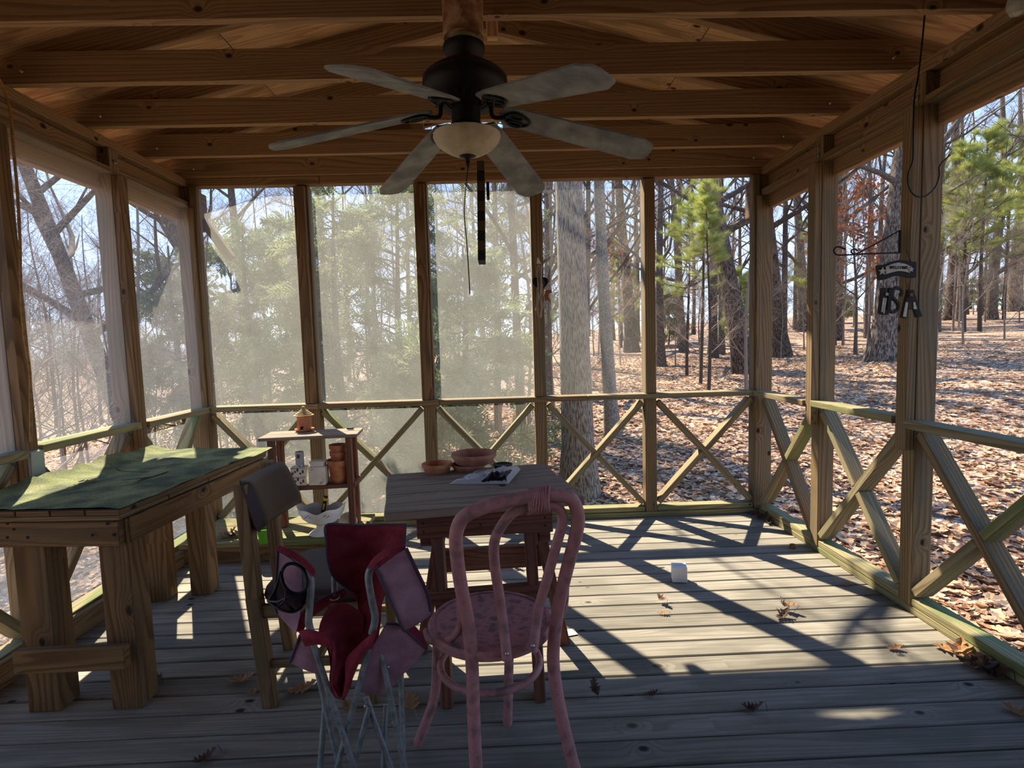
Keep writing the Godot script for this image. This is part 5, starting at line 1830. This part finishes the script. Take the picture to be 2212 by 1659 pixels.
func ceiling_fan() -> void:
	var c := Vector3(0.016, 0, 2.037)
	var yy := func(py: float, near := 0.0) -> float: return at_z(1000, py, c.z + near).y
	var t := thing("ceiling_fan", "six-bladed black ceiling fan with fluted cream bowl light", "ceiling fan")
	M.fan_black = tri_mat(Color.WHITE, 0.55, blotch_texture(171, 128, 128, 0.03, [Color(0.05, 0.055, 0.06), Color(0.07, 0.072, 0.072), Color(0.11, 0.10, 0.085)], 0.1), 5.0)
	M.fan_dust = tri_mat(Color.WHITE, 0.95, blotch_texture(172, 128, 128, 0.04, [Color(0.16, 0.13, 0.09), Color(0.24, 0.19, 0.12), Color(0.12, 0.10, 0.08)], 0.15), 5.0)
	M.blade = tri_mat(Color.WHITE, 0.75, blotch_texture(173, 256, 256, 0.012, [Color(0.36, 0.37, 0.37), Color(0.46, 0.47, 0.46), Color(0.56, 0.56, 0.54)], 0.06), 2.5)
	# post that carries it: a round mottled pole hung from the ridge
	var g := Geo.new()
	var bot: float = yy.call(58.0, 0.075)
	g.lathe([Vector2(0, bot), Vector2(0.07, bot), Vector2(0.075, 3.05), Vector2(0, 3.05)], 20, Vector3(c.x, 0, c.z))
	put(g, "hanger_pole", tri_mat(Color.WHITE, 0.9, blotch_texture(174, 128, 128, 0.03, [Color(0.36, 0.24, 0.15), Color(0.50, 0.36, 0.24), Color(0.66, 0.56, 0.44)], 0.12), 3.0), t, "mottled brown round pole")
	g = Geo.new()
	g.lathe([Vector2(0.046, yy.call(84.0, 0.075)), Vector2(0.05, bot - 0.004), Vector2(0.05, bot)], 20, Vector3(c.x, 0, c.z))
	put(g, "spacer", mat(Color(0.46, 0.47, 0.33), 0.8), t, "greenish wooden spacer")
	g = Geo.new()
	g.lathe([Vector2(0, yy.call(72.0, 0.075)), Vector2(0.072, yy.call(74.0, 0.075)), Vector2(0.074, yy.call(82.0, 0.075)), Vector2(0.068, yy.call(92.0, 0.075)), Vector2(0.055, yy.call(104.0, 0.075)), Vector2(0.053, yy.call(112.0, 0.075)), Vector2(0, yy.call(114.0, 0.075))], 32, Vector3(c.x, 0, c.z))
	put(g, "canopy", M.fan_black, t)
	g = Geo.new()
	g.lathe([Vector2(0.05, yy.call(108.0, 0.075)), Vector2(0.05, yy.call(122.0, 0.075))], 24, Vector3(c.x, 0, c.z))
	put(g, "neck", M.fan_black, t)
	g = Geo.new()
	g.lathe([Vector2(0.05, yy.call(118.0, 0.075)), Vector2(0.09, yy.call(122.0, 0.075)), Vector2(0.13, yy.call(134.0, 0.09)), Vector2(0.145, yy.call(143.0, 0.09))], 40, Vector3(c.x, 0, c.z))
	put(g, "motor_top", M.fan_dust, t, "dust-covered top of the motor housing")
	g = Geo.new()
	g.lathe([Vector2(0.145, yy.call(143.0, 0.09)), Vector2(0.148, yy.call(146.0, 0.09)), Vector2(0.146, yy.call(150.0, 0.09)), Vector2(0.15, yy.call(158.0, 0.09)), Vector2(0.147, yy.call(172.0, 0.09)), Vector2(0.128, yy.call(188.0, 0.09)), Vector2(0.095, yy.call(203.0, 0.09)), Vector2(0.075, yy.call(210.0, 0.09)), Vector2(0.0, yy.call(212.0, 0.09))], 40, Vector3(c.x, 0, c.z))
	put(g, "motor_housing", M.fan_black, t)
	for k in 24:
		var a := TAU * k / 24
		g = Geo.new()
		var d := Vector3(cos(a), 0, sin(a))
		g.tube(PackedVector3Array([Vector3(c.x, yy.call(194.0, 0.09), c.z) + d * 0.114, Vector3(c.x, yy.call(205.0, 0.09), c.z) + d * 0.087]), same(0.004, 2), 5)
		put(g, "vent_rib", M.fan_black, t)
	g = Geo.new()
	g.lathe([Vector2(0, yy.call(210.0, 0.09)), Vector2(0.05, yy.call(212.0, 0.09)), Vector2(0.05, yy.call(258.0, 0.045)), Vector2(0.058, yy.call(260.0, 0.045)), Vector2(0.06, yy.call(266.0, 0.045)), Vector2(0, yy.call(268.0, 0.045))], 28, Vector3(c.x, 0, c.z))
	put(g, "switch_housing", M.fan_black, t)
	# fluted bowl
	g = Geo.new()
	var segs := 72
	var top: float = yy.call(266.0, 0.11)
	var low: float = yy.call(338.0, 0.01)
	var rows := 12
	for i in rows + 1:
		var f := float(i) / rows
		var rad := 0.119 * pow(cos(f * PI / 2 * 0.97), 0.62)
		for k in segs + 1:
			var a := TAU * k / segs
			var fl := 1.0 + 0.012 * cos(a * 24.0) * (1.0 - f * 0.5)
			g.v.append(Vector3(c.x + rad * fl * cos(a), lerpf(top, low, f), c.z + rad * fl * sin(a))); g.uv.append(Vector2(float(k) / segs, f)); g.n.append(Vector3(cos(a) * (1.0 - f), -f - 0.2, sin(a) * (1.0 - f)).normalized())
	for i in rows:
		for k in segs:
			var a := i * (segs + 1) + k
			g.idx.append_array(PackedInt32Array([a, a + 1, a + segs + 1, a + 1, a + segs + 2, a + segs + 1]))
	var glass := tri_mat(Color.WHITE, 0.35, blotch_texture(175, 128, 128, 0.03, [Color(0.70, 0.65, 0.52), Color(0.80, 0.75, 0.62)], 0.04), 4.0)
	glass.backlight_enabled = true
	glass.backlight = Color(0.7, 0.65, 0.55)
	put(g, "glass_bowl", glass, t, "fluted cream glass bowl")
	g = Geo.new()
	g.lathe([Vector2(0.028, low + 0.008), Vector2(0.03, low + 0.003), Vector2(0.012, low - 0.004), Vector2(0.007, low - 0.012), Vector2(0.01, low - 0.02), Vector2(0.004, low - 0.032), Vector2(0, low - 0.034)], 20, Vector3(c.x, 0, c.z))
	put(g, "finial", M.fan_black, t)
	# blades sag a little towards their tips
	var root_y: float = yy.call(228.0)
	for k in 6:
		var a := deg_to_rad(55.0 - 60.0 * k)
		var d := Vector3(cos(a), 0, sin(a))
		var side := Vector3(-sin(a), 0, cos(a))
		var drop := (root_y - 2.055) / 0.55
		var dir := (d - Vector3.UP * drop).normalized()
		var tilt := deg_to_rad(11.0)
		var upn := dir.cross(side).normalized()
		if upn.y < 0: upn = -upn
		var across := (side * cos(tilt) + upn * sin(tilt)).normalized()
		var nb := dir.cross(across).normalized()
		var origin := Vector3(c.x, root_y, c.z) + dir * 0.135
		var bg := Geo.new()
		bg.prism(PackedVector2Array([Vector2(0, -0.048), Vector2(0.06, -0.056), Vector2(0.5, -0.067), Vector2(0.545, -0.045), Vector2(0.552, -0.02), Vector2(0.552, 0.02), Vector2(0.545, 0.045), Vector2(0.5, 0.067), Vector2(0.06, 0.056), Vector2(0, 0.048), Vector2(-0.015, 0.0)]), 0.007, Transform3D(Basis(dir, across, nb), origin))
		var blade := put(bg, "blade", M.blade, t)
		# blade iron: curved arm and scrolled plate under the blade
		var under := -nb if nb.y > 0 else nb
		pipe(blade, "blade_iron", [Vector3(c.x, yy.call(214.0), c.z) + d * 0.05, Vector3(c.x, yy.call(219.0), c.z) + d * 0.085 - Vector3.UP * 0.008, origin - dir * 0.035 + under * 0.016, origin + dir * 0.01 + under * 0.009], 0.0075, M.fan_black, 8)
		for q in [[0.05, 0.0, 0.04], [0.045, 0.022, 0.022], [0.045, -0.022, 0.022]]:
			var loop := []
			for i in 13:
				var b := TAU * i / 12
				loop.append(origin + dir * (q[0] + q[2] * 1.15 * cos(b)) + across * (q[1] + q[2] * 0.75 * sin(b)) + under * 0.008)
			pipe(blade, "scroll", loop, 0.005, M.fan_black, 6, 3)
	# pull chain of beads
	var beads := [Vector3(c.x, low - 0.034, c.z)]
	for q in [[1003, 450], [1008, 520], [1012, 580], [1015, 634]]:
		beads.append(at_z(q[0], q[1], c.z + 0.01))
	pipe(t, "pull_chain", beads, 0.0012, M.fan_black, 5)
	var path := smooth_path(beads, 22)
	var bead := SphereMesh.new()
	bead.radius = 0.0026
	bead.height = 0.0052
	bead.radial_segments = 6
	bead.rings = 4
	bead.material = M.fan_black
	var where := []
	for q in path:
		where.append(Transform3D(Basis(), q))
	many("chain_beads", bead, where, [], t)
	rebase(t, Vector3(c.x, 2.0, c.z))


func sign_board() -> void:
	# a striped wooden plaque hung from a joist and seen on edge
	var z := 0.505
	var top := at_z(1039, 358, z)
	var bot := at_z(1041, 567, z)
	var t := thing("striped_plaque", "thick striped wooden plaque hanging edge-on from a joist", "plaque")
	var cols := [mat(Color(0.09, 0.09, 0.08), 0.8), mat(Color(0.26, 0.22, 0.15), 0.85)]
	var n := 10
	for k in n:
		var a := top.lerp(bot, float(k) / n)
		var b := top.lerp(bot, (k + 1.0) / n)
		beam(t, "stripe", a, b, 0.045, 0.2, cols[(k + 1) % 2], Vector3.BACK, 0.002)
	pipe(t, "cord", [top + Vector3(0, 0.035, 0), top], 0.002, M.dark_nail, 5)
	var q := at_z(1054, 410, z)
	beam(t, "badge", q + Vector3(0, 0.045, -0.03), q - Vector3(0, 0.045, 0.03), 0.018, 0.09, cols[0], Vector3.BACK, 0.002)
	rebase(t, bot)


func welcome_sign() -> void:
	var o := at_z(1930, 584, 1.615)
	var z := o.z
	var dark := mat(Color(0.17, 0.16, 0.15), 0.8)
	var cream := tri_mat(Color.WHITE, 0.8, blotch_texture(181, 64, 64, 0.06, [Color(0.66, 0.64, 0.57), Color(0.76, 0.74, 0.67)], 0.08), 12.0)
	var gold := mat(Color(0.45, 0.31, 0.15), 0.7)
	var rust := mat(Color(0.30, 0.18, 0.13), 0.85)
	var at := func(px: float, py: float) -> Vector3: return at_z(px, py, z) - o
	var flat := func(pts: Array) -> PackedVector2Array:
		var p := PackedVector2Array()
		for q in pts:
			var w: Vector3 = at.call(q[0], q[1])
			p.append(Vector2(w.x, w.y))
		return p
	var t := thing("welcome_sign", "small dark wavy wooden sign reading WELCOME on the post", "sign", o)
	var g := Geo.new()
	g.prism(flat.call([[1894, 573], [1910, 572], [1924, 566], [1938, 562], [1952, 563], [1966, 566], [1976, 566], [1975, 600], [1962, 600], [1950, 597], [1938, 596], [1924, 598], [1910, 604], [1898, 606]]), 0.02)
	put(g, "board", dark, t)
	g = Geo.new()
	g.prism(flat.call([[1909, 577], [1922, 571], [1936, 568], [1950, 571], [1962, 576], [1960, 590], [1948, 587], [1936, 586], [1922, 589], [1909, 593]]), 0.006, Transform3D(Basis(), Vector3(0, 0, 0.012)))
	put(g, "name_plate", cream, t, "cream painted panel")
	var text := TextMesh.new()
	text.text = "WELCOME"
	var fnt := SystemFont.new()
	fnt.font_names = PackedStringArray(["Droid Serif"])
	text.font = fnt
	text.font_size = 32
	text.pixel_size = 0.00052
	text.depth = 0.002
	text.material = mat(Color(0.14, 0.14, 0.16), 0.8)
	var lt := MeshInstance3D.new()
	lt.name = "lettering"
	lt.mesh = text
	t.add_child(lt)
	lt.position = (at.call(1936, 579) as Vector3) + Vector3(0, 0, 0.016)
	lt.rotation.z = -0.03
	for q in [[1901, 587, 0.018, cream], [1962, 583, 0.013, cream]]:
		g = Geo.new()
		g.prism(star(q[2]), 0.006, Transform3D(Basis(), (at.call(q[0], q[1]) as Vector3) + Vector3(0, 0, 0.016)))
		put(g, "star", q[3], t)
	pipe(t, "cord", [at.call(1958, 540), at.call(1968, 566)], 0.0015, M.dark_nail, 5)
	# three wooden letters below
	var lu := thing("wooden_letter", "striped wooden letter U hanging under the welcome sign", "letter", o, "hanging wooden letters")
	g = Geo.new()
	g.prism(flat.call([[1904, 622], [1912, 622], [1908, 668], [1913, 671], [1919, 622], [1928, 622], [1919, 674], [1913, 680], [1903, 680], [1898, 676]]), 0.018)
	put(g, "letter", dark, lu)
	for q in [[[1904, 644], [1908, 644], [1904, 674], [1900, 674]], [[1909, 644], [1912, 644], [1907, 677], [1904, 677]]]:
		g = Geo.new()
		g.prism(flat.call(q), 0.002, Transform3D(Basis(), Vector3(0, 0, 0.0102)))
		put(g, "stripe", cream, lu)
	g = Geo.new()
	g.prism(star(0.009), 0.004, Transform3D(Basis(), (at.call(1912, 636) as Vector3) + Vector3(0, 0, 0.012)))
	put(g, "star", cream, lu)
	pipe(lu, "cord", [at.call(1908, 604), at.call(1908, 623)], 0.0013, M.dark_nail, 5)
	rebase(lu, o + (at.call(1910, 680) as Vector3))
	for ch in lu.get_children(): (ch as Node3D).position += o
	var ls := thing("wooden_letter", "striped wooden letter S hanging under the welcome sign", "letter", o, "hanging wooden letters")
	var sp := [at.call(1946, 640), at.call(1947, 627), at.call(1937, 622), at.call(1927, 628), at.call(1927, 642), at.call(1936, 651), at.call(1940, 660), at.call(1936, 671), at.call(1926, 674), at.call(1919, 668)]
	g = Geo.new()
	var sm := smooth_path(sp, 4)
	g.tube(sm, same(0.0095, sm.size()), 8, 1.0, true, 0.9)
	put(g, "letter", tri_mat(Color.WHITE, 0.85, blotch_texture(182, 64, 64, 0.08, [Color(0.14, 0.12, 0.11), Color(0.36, 0.32, 0.28)], 0.05), 25.0), ls)
	for q in [[1936, 631, 0.009], [1927, 664, 0.012]]:
		g = Geo.new()
		g.prism(star(q[2]), 0.004, Transform3D(Basis(), (at.call(q[0], q[1]) as Vector3) + Vector3(0, 0, 0.012)))
		put(g, "star", cream, ls)
	pipe(ls, "cord", [at.call(1937, 598), at.call(1937, 622)], 0.0013, M.dark_nail, 5)
	rebase(ls, o + (at.call(1930, 674) as Vector3))
	for ch in ls.get_children(): (ch as Node3D).position += o
	var la := thing("wooden_letter", "striped wooden letter A with a gold star under the sign", "letter", o, "hanging wooden letters")
	g = Geo.new()
	g.prism(flat.call([[1960, 626], [1970, 626], [1989, 684], [1979, 686], [1973, 668], [1960, 668], [1955, 688], [1946, 686]]), 0.018)
	put(g, "letter", dark, la)
	for q in [[[[1953, 653], [1958, 653], [1954, 685], [1947, 684]], cream], [[[1969, 653], [1973, 653], [1977, 668], [1970, 668]], cream], [[[1959, 653], [1966, 653], [1966, 667], [1957, 667]], rust]]:
		g = Geo.new()
		g.prism(flat.call(q[0]), 0.002, Transform3D(Basis(), Vector3(0, 0, 0.0102)))
		put(g, "stripe", q[1], la)
	g = Geo.new()
	g.prism(star(0.014), 0.005, Transform3D(Basis(), (at.call(1964, 637) as Vector3) + Vector3(0, 0, 0.013)))
	put(g, "star", gold, la, "gold painted star")
	pipe(la, "cord", [at.call(1968, 600), at.call(1965, 626)], 0.0013, M.dark_nail, 5)
	rebase(la, o + (at.call(1966, 686) as Vector3))
	for ch in la.get_children(): (ch as Node3D).position += o
	# plant bracket above
	z = 1.535
	var b := thing("plant_bracket", "black iron plant bracket screwed to the right post", "bracket")
	pipe(b, "back_bar", [at_z(1944, 497, z), at_z(1943, 546, z)], 0.006, M.black_iron, 6)
	pipe(b, "arm", [at_z(1943, 546, z), at_z(1880, 548, z), at_z(1815, 551, z), at_z(1803, 546, z), at_z(1802, 538, z), at_z(1810, 533, z), at_z(1826, 538, z)], 0.0038, M.black_iron, 6)
	pipe(b, "strut", [at_z(1943, 498, z), at_z(1895, 525, z), at_z(1852, 547, z), at_z(1841, 547, z), at_z(1839, 541, z), at_z(1846, 538, z), at_z(1853, 541, z)], 0.0034, M.black_iron, 6)
	rebase(b, at_z(1943, 546, z))


func post_ornament() -> void:
	var z := 0.085
	var t := thing("heart_ornament", "dark wooden heart with dried vines hanging on the post", "ornament")
	var o := at_z(1167, 612, z)
	var p := PackedVector2Array()
	for k in 28:
		var a := TAU * k / 28
		p.append(Vector2(16.0 * pow(sin(a), 3.0), 13.0 * cos(a) - 5.0 * cos(2 * a) - 2.0 * cos(3 * a) - cos(4 * a)) * 0.0036)
	var g := Geo.new()
	g.prism(p, 0.012, Transform3D(Basis(), o))
	put(g, "heart", mat(Color(0.13, 0.095, 0.06), 0.8), t)
	var r := RandomNumberGenerator.new()
	r.seed = 19
	for k in 11:
		var x := r.randf_range(-6, 5)
		var pts := []
		for i in 6:
			pts.append(at_z(1167 + x * (0.5 + i * 0.18) + r.randf_range(-4, 4), 574 + i * (19 if k < 7 else 22) + r.randf_range(-4, 4), z + 0.016 + r.randf() * 0.012))
		pipe(t, "vine", pts, r.randf_range(0.0016, 0.003), M.twig_pale if k % 3 else M.twig, 5, 4)
	g = Geo.new()
	g.prism(PackedVector2Array([Vector2(-0.022, -0.02), Vector2(0.012, -0.022), Vector2(-0.006, 0.012), Vector2(-0.016, 0.024)]), 0.004, Transform3D(Basis(), at_z(1166, 563, z + 0.01)))
	put(g, "tag", mat(Color(0.85, 0.80, 0.70), 0.7), t, "pale folded tag")
	g = Geo.new()
	var pk := mat(Color(0.55, 0.30, 0.26), 0.8)
	var poly := PackedVector2Array()
	for q in [[1179, 626], [1186, 627], [1191, 626], [1192, 632], [1186, 634], [1184, 640], [1189, 653], [1182, 648], [1174, 650], [1175, 640]]:
		var w := at_z(q[0], q[1], z) - o
		poly.append(Vector2(w.x, w.y))
	g.prism(poly, 0.01, Transform3D(Basis(), o + Vector3(0, 0, 0.01)))
	put(g, "bird", pk, t, "pinkish painted wooden bird")
	rebase(t, o)


func wires() -> void:
	var z := at_x(1972, 300, 1.95).z
	var t := thing("wire_hook", "long dark wire hook hanging down by the right post", "hook")
	pipe(t, "wire", [at_z(2002, -20, z + 0.03), at_z(1993, 80, z + 0.02), at_z(1984, 160, z), at_z(1975, 215, z), at_z(1973, 280, z), at_z(1972, 345, z), at_z(1962, 375, z), at_z(1963, 402, z), at_z(1976, 422, z), at_z(1998, 424, z), at_z(2020, 405, z), at_z(2029, 380, z), at_z(2030, 358, z), at_z(2052, 335, z)], 0.0036, mat(Color(0.09, 0.12, 0.10), 0.5), 7)
	rebase(t, at_z(1972, 345, z))
	var c := thing("cord", "tan electric cord hanging beside the left screens", "cord")
	pipe(c, "cord", [at_x(-6, 165, -1.955), at_x(8, 190, -1.955), at_x(22, 240, -1.955), at_x(30, 330, -1.955), at_x(38, 420, -1.955), at_x(43, 520, -1.955), at_x(45, 620, -1.955), at_x(52, 720, -1.955), at_x(64, 800, -1.955), at_x(66, 880, -1.955), at_x(67, 955, -1.955)], 0.0058, tri_mat(Color.WHITE, 0.7, blotch_texture(191, 64, 64, 0.05, [Color(0.48, 0.34, 0.18), Color(0.60, 0.45, 0.26)], 0.1), 8.0), 8)
	rebase(c, at_x(67, 955, -1.955))
	# grey box under the left rail
	var b := thing("outlet_box", "weathered grey electric box fixed under the left rail", "outlet box")
	var p := at_x(70, 1015, -2.0)
	beam(b, "housing", p + Vector3(0, -0.09, 0), p + Vector3(0, 0.09, 0), 0.075, 0.05, mat(Color(0.55, 0.56, 0.58), 0.6), Vector3.RIGHT, 0.005)
	beam(b, "cover", p + Vector3(0.028, -0.085, 0.0), p + Vector3(0.028, 0.085, 0.0), 0.07, 0.006, mat(Color(0.62, 0.66, 0.60), 0.6), Vector3.RIGHT, 0.002)
	pipe(b, "conduit", [p + Vector3(-0.005, -0.09, 0), p + Vector3(-0.005, -0.5, 0)], 0.012, mat(Color(0.55, 0.56, 0.58), 0.6), 10)
	rebase(b, p)
	# jar light in the top right corner, not lit
	var l := thing("jar_light", "unlit clear glass jar light under the right plate", "light")
	var q := at_x(2200, 4, 1.93)
	var g := Geo.new()
	g.lathe([Vector2(0, -0.045), Vector2(0.022, -0.04), Vector2(0.032, -0.02), Vector2(0.033, 0.0), Vector2(0.026, 0.03), Vector2(0.022, 0.04)], 24, q)
	var gl := mat(Color(0.8, 0.85, 0.8, 0.35), 0.1)
	gl.transparency = BaseMaterial3D.TRANSPARENCY_ALPHA
	put(g, "glass_jar", gl, l)
	g = Geo.new()
	g.lathe([Vector2(0.0, 0.03), Vector2(0.028, 0.03), Vector2(0.03, 0.045), Vector2(0.03, 0.08), Vector2(0, 0.08)], 20, q)
	put(g, "cap", mat(Color(0.25, 0.25, 0.24), 0.6), l)
	rebase(l, q)


# ---------------------------------------------------------------- small things lying about
# an oak leaf: lobed blade and stalk, dry and curled, about one unit long
func oak_leaf(sd: int, curl: float) -> Array:
	var r := RandomNumberGenerator.new()
	r.seed = sd
	var edge := [0.03, 0.10, 0.24, 0.13, 0.32, 0.17, 0.38, 0.20, 0.30, 0.14, 0.17, 0.05]
	var blade := Geo.new()
	var rows := []
	for i in edge.size():
		var f := float(i) / (edge.size() - 1)
		var lift := curl * (pow(f - 0.4, 2.0) * 1.6) + r.randf_range(-0.02, 0.02)
		var wl: float = edge[i] * r.randf_range(0.85, 1.15)
		var wr: float = edge[i] * r.randf_range(0.85, 1.15)
		var sweep := 0.06 if i % 2 == 0 else 0.0
		rows.append([Vector3(-wl, lift + wl * curl * r.randf_range(0.2, 1.3), f - 0.5 - sweep), Vector3(-wl * 0.4, lift + 0.03, f - 0.5), Vector3(0, lift, f - 0.5), Vector3(wr * 0.4, lift + 0.03, f - 0.5), Vector3(wr, lift + wr * curl * r.randf_range(0.2, 1.3), f - 0.5 - sweep)])
	for i in rows.size() - 1:
		for k in 4:
			blade.flat(rows[i][k], rows[i][k + 1], rows[i + 1][k], Vector3.UP)
			blade.flat(rows[i][k + 1], rows[i + 1][k + 1], rows[i + 1][k], Vector3.UP)
	var stalk := Geo.new()
	stalk.tube(PackedVector3Array([rows[edge.size() - 1][2], Vector3(0.03, rows[edge.size() - 1][2].y + 0.03, 0.62), Vector3(0.07, 0.05, 0.72)]), PackedFloat32Array([0.012, 0.012, 0.016]), 5)
	return [blade, stalk]


func drop_leaf(px: float, py: float, size: float, turn: float, curl: float, dark: bool, label: String, tip := 0.0, group := "") -> void:
	var p := at_y(px, py, 0.004)
	var t := thing("dry_leaf", label, "leaf", p, group)
	var parts := oak_leaf(int(px * 7 + py), curl)
	var m: Material = M.dry_leaf_dark if dark else M.dry_leaf
	put(parts[0], "blade", m, t)
	put(parts[1], "stalk", m, t)
	t.scale = Vector3.ONE * size
	t.rotation = Vector3(tip, turn, 0)
	t.position.y = 0.004 + 0.5 * size * absf(sin(tip))


func scatter() -> void:
	drop_leaf(652, 1489, 0.11, 1.9, 0.35, false, "lobed tan oak leaf on the planks left of the camp chair")
	drop_leaf(888, 1524, 0.12, 0.3, 0.4, false, "large tan oak leaf between the camp chair and bentwood chair")
	drop_leaf(522, 1471, 0.10, 1.5, 0.5, false, "thin curled tan leaf behind the vinyl chair's back leg")
	drop_leaf(337, 1471, 0.08, 0.9, 0.9, true, "crumpled dark leaf beside the workbench leg")
	drop_leaf(545, 1499, 0.05, 0.2, 0.6, false, "tiny pale leaf by the vinyl chair's back leg")
	drop_leaf(755, 1535, 0.09, 0.7, 0.8, false, "pale curled leaf among the camp chair legs")
	drop_leaf(442, 1641, 0.07, 2.2, 0.6, true, "dark curled leaf on the shaded planks before the workbench")
	drop_leaf(1427, 1300, 0.06, 0.4, 1.1, false, "small upright brown leaf on the sunlit planks", 0.4)
	drop_leaf(1432, 1326, 0.05, 1.4, 0.5, false, "small flat brown leaf lying in the sunlit plank joint")
	drop_leaf(1692, 1318, 0.07, 1.0, 1.3, false, "red-brown curled leaf standing in the post shadow", 0.7)
	drop_leaf(1690, 1334, 0.08, 2.0, 0.8, true, "dark oak leaf at the foot of the standing curled leaf")
	drop_leaf(1828, 1264, 0.05, 1.3, 0.5, false, "small orange leaf near the right sill")
	drop_leaf(1932, 1402, 0.06, 1.5, 0.5, false, "thin orange-brown leaf lying in the band of shade")
	drop_leaf(1625, 1534, 0.07, 1.2, 0.9, true, "dark brown leaf alone on the shaded front planks")
	drop_leaf(1283, 1497, 0.06, 0.1, 1.2, true, "black curled leaf standing beside the bentwood chair", 0.9)
	drop_leaf(1408, 1501, 0.05, 1.6, 0.6, true, "small dark leaf at the edge of the roof's shade")
	drop_leaf(2204, 1543, 0.10, 0.5, 0.6, false, "tan leaf on the shaded planks near the right sill")
	drop_leaf(1117, 1226, 0.06, 0.8, 1.0, true, "dark leaf on the planks under the table")
	drop_leaf(450, 1158, 0.05, 0.8, 1.0, false, "brown leaf caught behind the low ledge")
	for q in [[2058, 1404, 0.13, 1.1, 0.4, false], [2075, 1413, 0.12, 2.4, 0.6, false], [2090, 1424, 0.11, 0.6, 0.7, false], [2105, 1432, 0.10, 1.9, 0.5, false], [2126, 1446, 0.10, 0.2, 1.0, true], [2140, 1455, 0.09, 2.9, 0.9, true], [2112, 1442, 0.09, 1.4, 0.8, false], [2150, 1462, 0.08, 0.9, 1.0, true]]:
		drop_leaf(q[0], q[1], q[2], q[3], q[4], q[5], "dry oak leaf in the heap along the right sill", 0.0, "leaves heaped by the right sill")
	for q in [[1630, 1112, 0.09, 0.4, 1.0, true], [1643, 1120, 0.09, 1.4, 1.0, true], [1662, 1130, 0.07, 2.4, 0.9, true], [1598, 1106, 0.07, 1.0, 1.1, false]]:
		drop_leaf(q[0], q[1], q[2], q[3], q[4], q[5], "dark curled leaf in the back right corner of the floor", 0.0, "leaves in the back right corner")
	for q in [[478, 1160, 0.09], [492, 1156, 0.1], [505, 1158, 0.09], [520, 1157, 0.08]]:
		var p := at_y(q[0], q[1], 0.14)
		var parts := oak_leaf(int(q[0]), 0.8)
		var t := thing("dry_leaf", "brown leaf in the litter on the low ledge", "leaf", p, "leaves on the low ledge")
		put(parts[0], "blade", M.dry_leaf_dark if int(q[0]) % 2 else M.dry_leaf, t)
		put(parts[1], "stalk", M.dry_leaf_dark, t)
		t.scale = Vector3.ONE * q[2]
		t.rotation.y = q[0]
	# white carton and paper
	var w := at_y(1471, 1259, 0.0)
	var g := Geo.new()
	g.block(Vector3(0.078, 0.084, 0.066), 0.002, Transform3D(Basis(), Vector3(0, 0.043, 0)))
	var b := thing("small_carton", "small plain white carton standing on the sunlit planks", "box", w + Vector3(0.0, 0.001, -0.03))
	var body := put(g, "body", mat(Color(0.86, 0.86, 0.87), 0.7), b)
	g = Geo.new()
	g.block(Vector3(0.076, 0.001, 0.03), 0.0, Transform3D(Basis(), Vector3(0, 0.0865, -0.016)))
	put(g, "flap", mat(Color(0.86, 0.86, 0.87), 0.7), b)
	b.rotation.y = -0.18
	var pc := at_y(1227, 1367, 0.004)
	var pg := Geo.new()
	pg.block(Vector3(0.075, 0.0012, 0.055), 0.0, Transform3D(Basis(), Vector3(0, 0.0008, 0)))
	var pp := solo(pg, "paper_scrap", mat(Color(0.84, 0.82, 0.74), 0.8), "square scrap of pale paper on the sunlit planks", "paper", pc)
	pp.rotation.y = 0.25
	var wc := at_y(1712, 1185, 0.0)
	var wg := Geo.new()
	wg.block(Vector3(0.03, 0.03, 0.022), 0.003, Transform3D(Basis(), Vector3(0, 0.0155, 0)))
	solo(wg, "wood_chip", M.pine, "small wood chip on the planks near the right sill", "wood chip", wc)
	var ca := at_y(757, 927, 0.785)
	var cg := Geo.new()
	cg.block(Vector3(0.045, 0.01, 0.03), 0.003, Transform3D(Basis(), Vector3(0, 0.006, 0)))
	solo(cg, "metal_lid", M.dark_nail, "small dark lid lying on the shelf's top plank", "lid", ca)
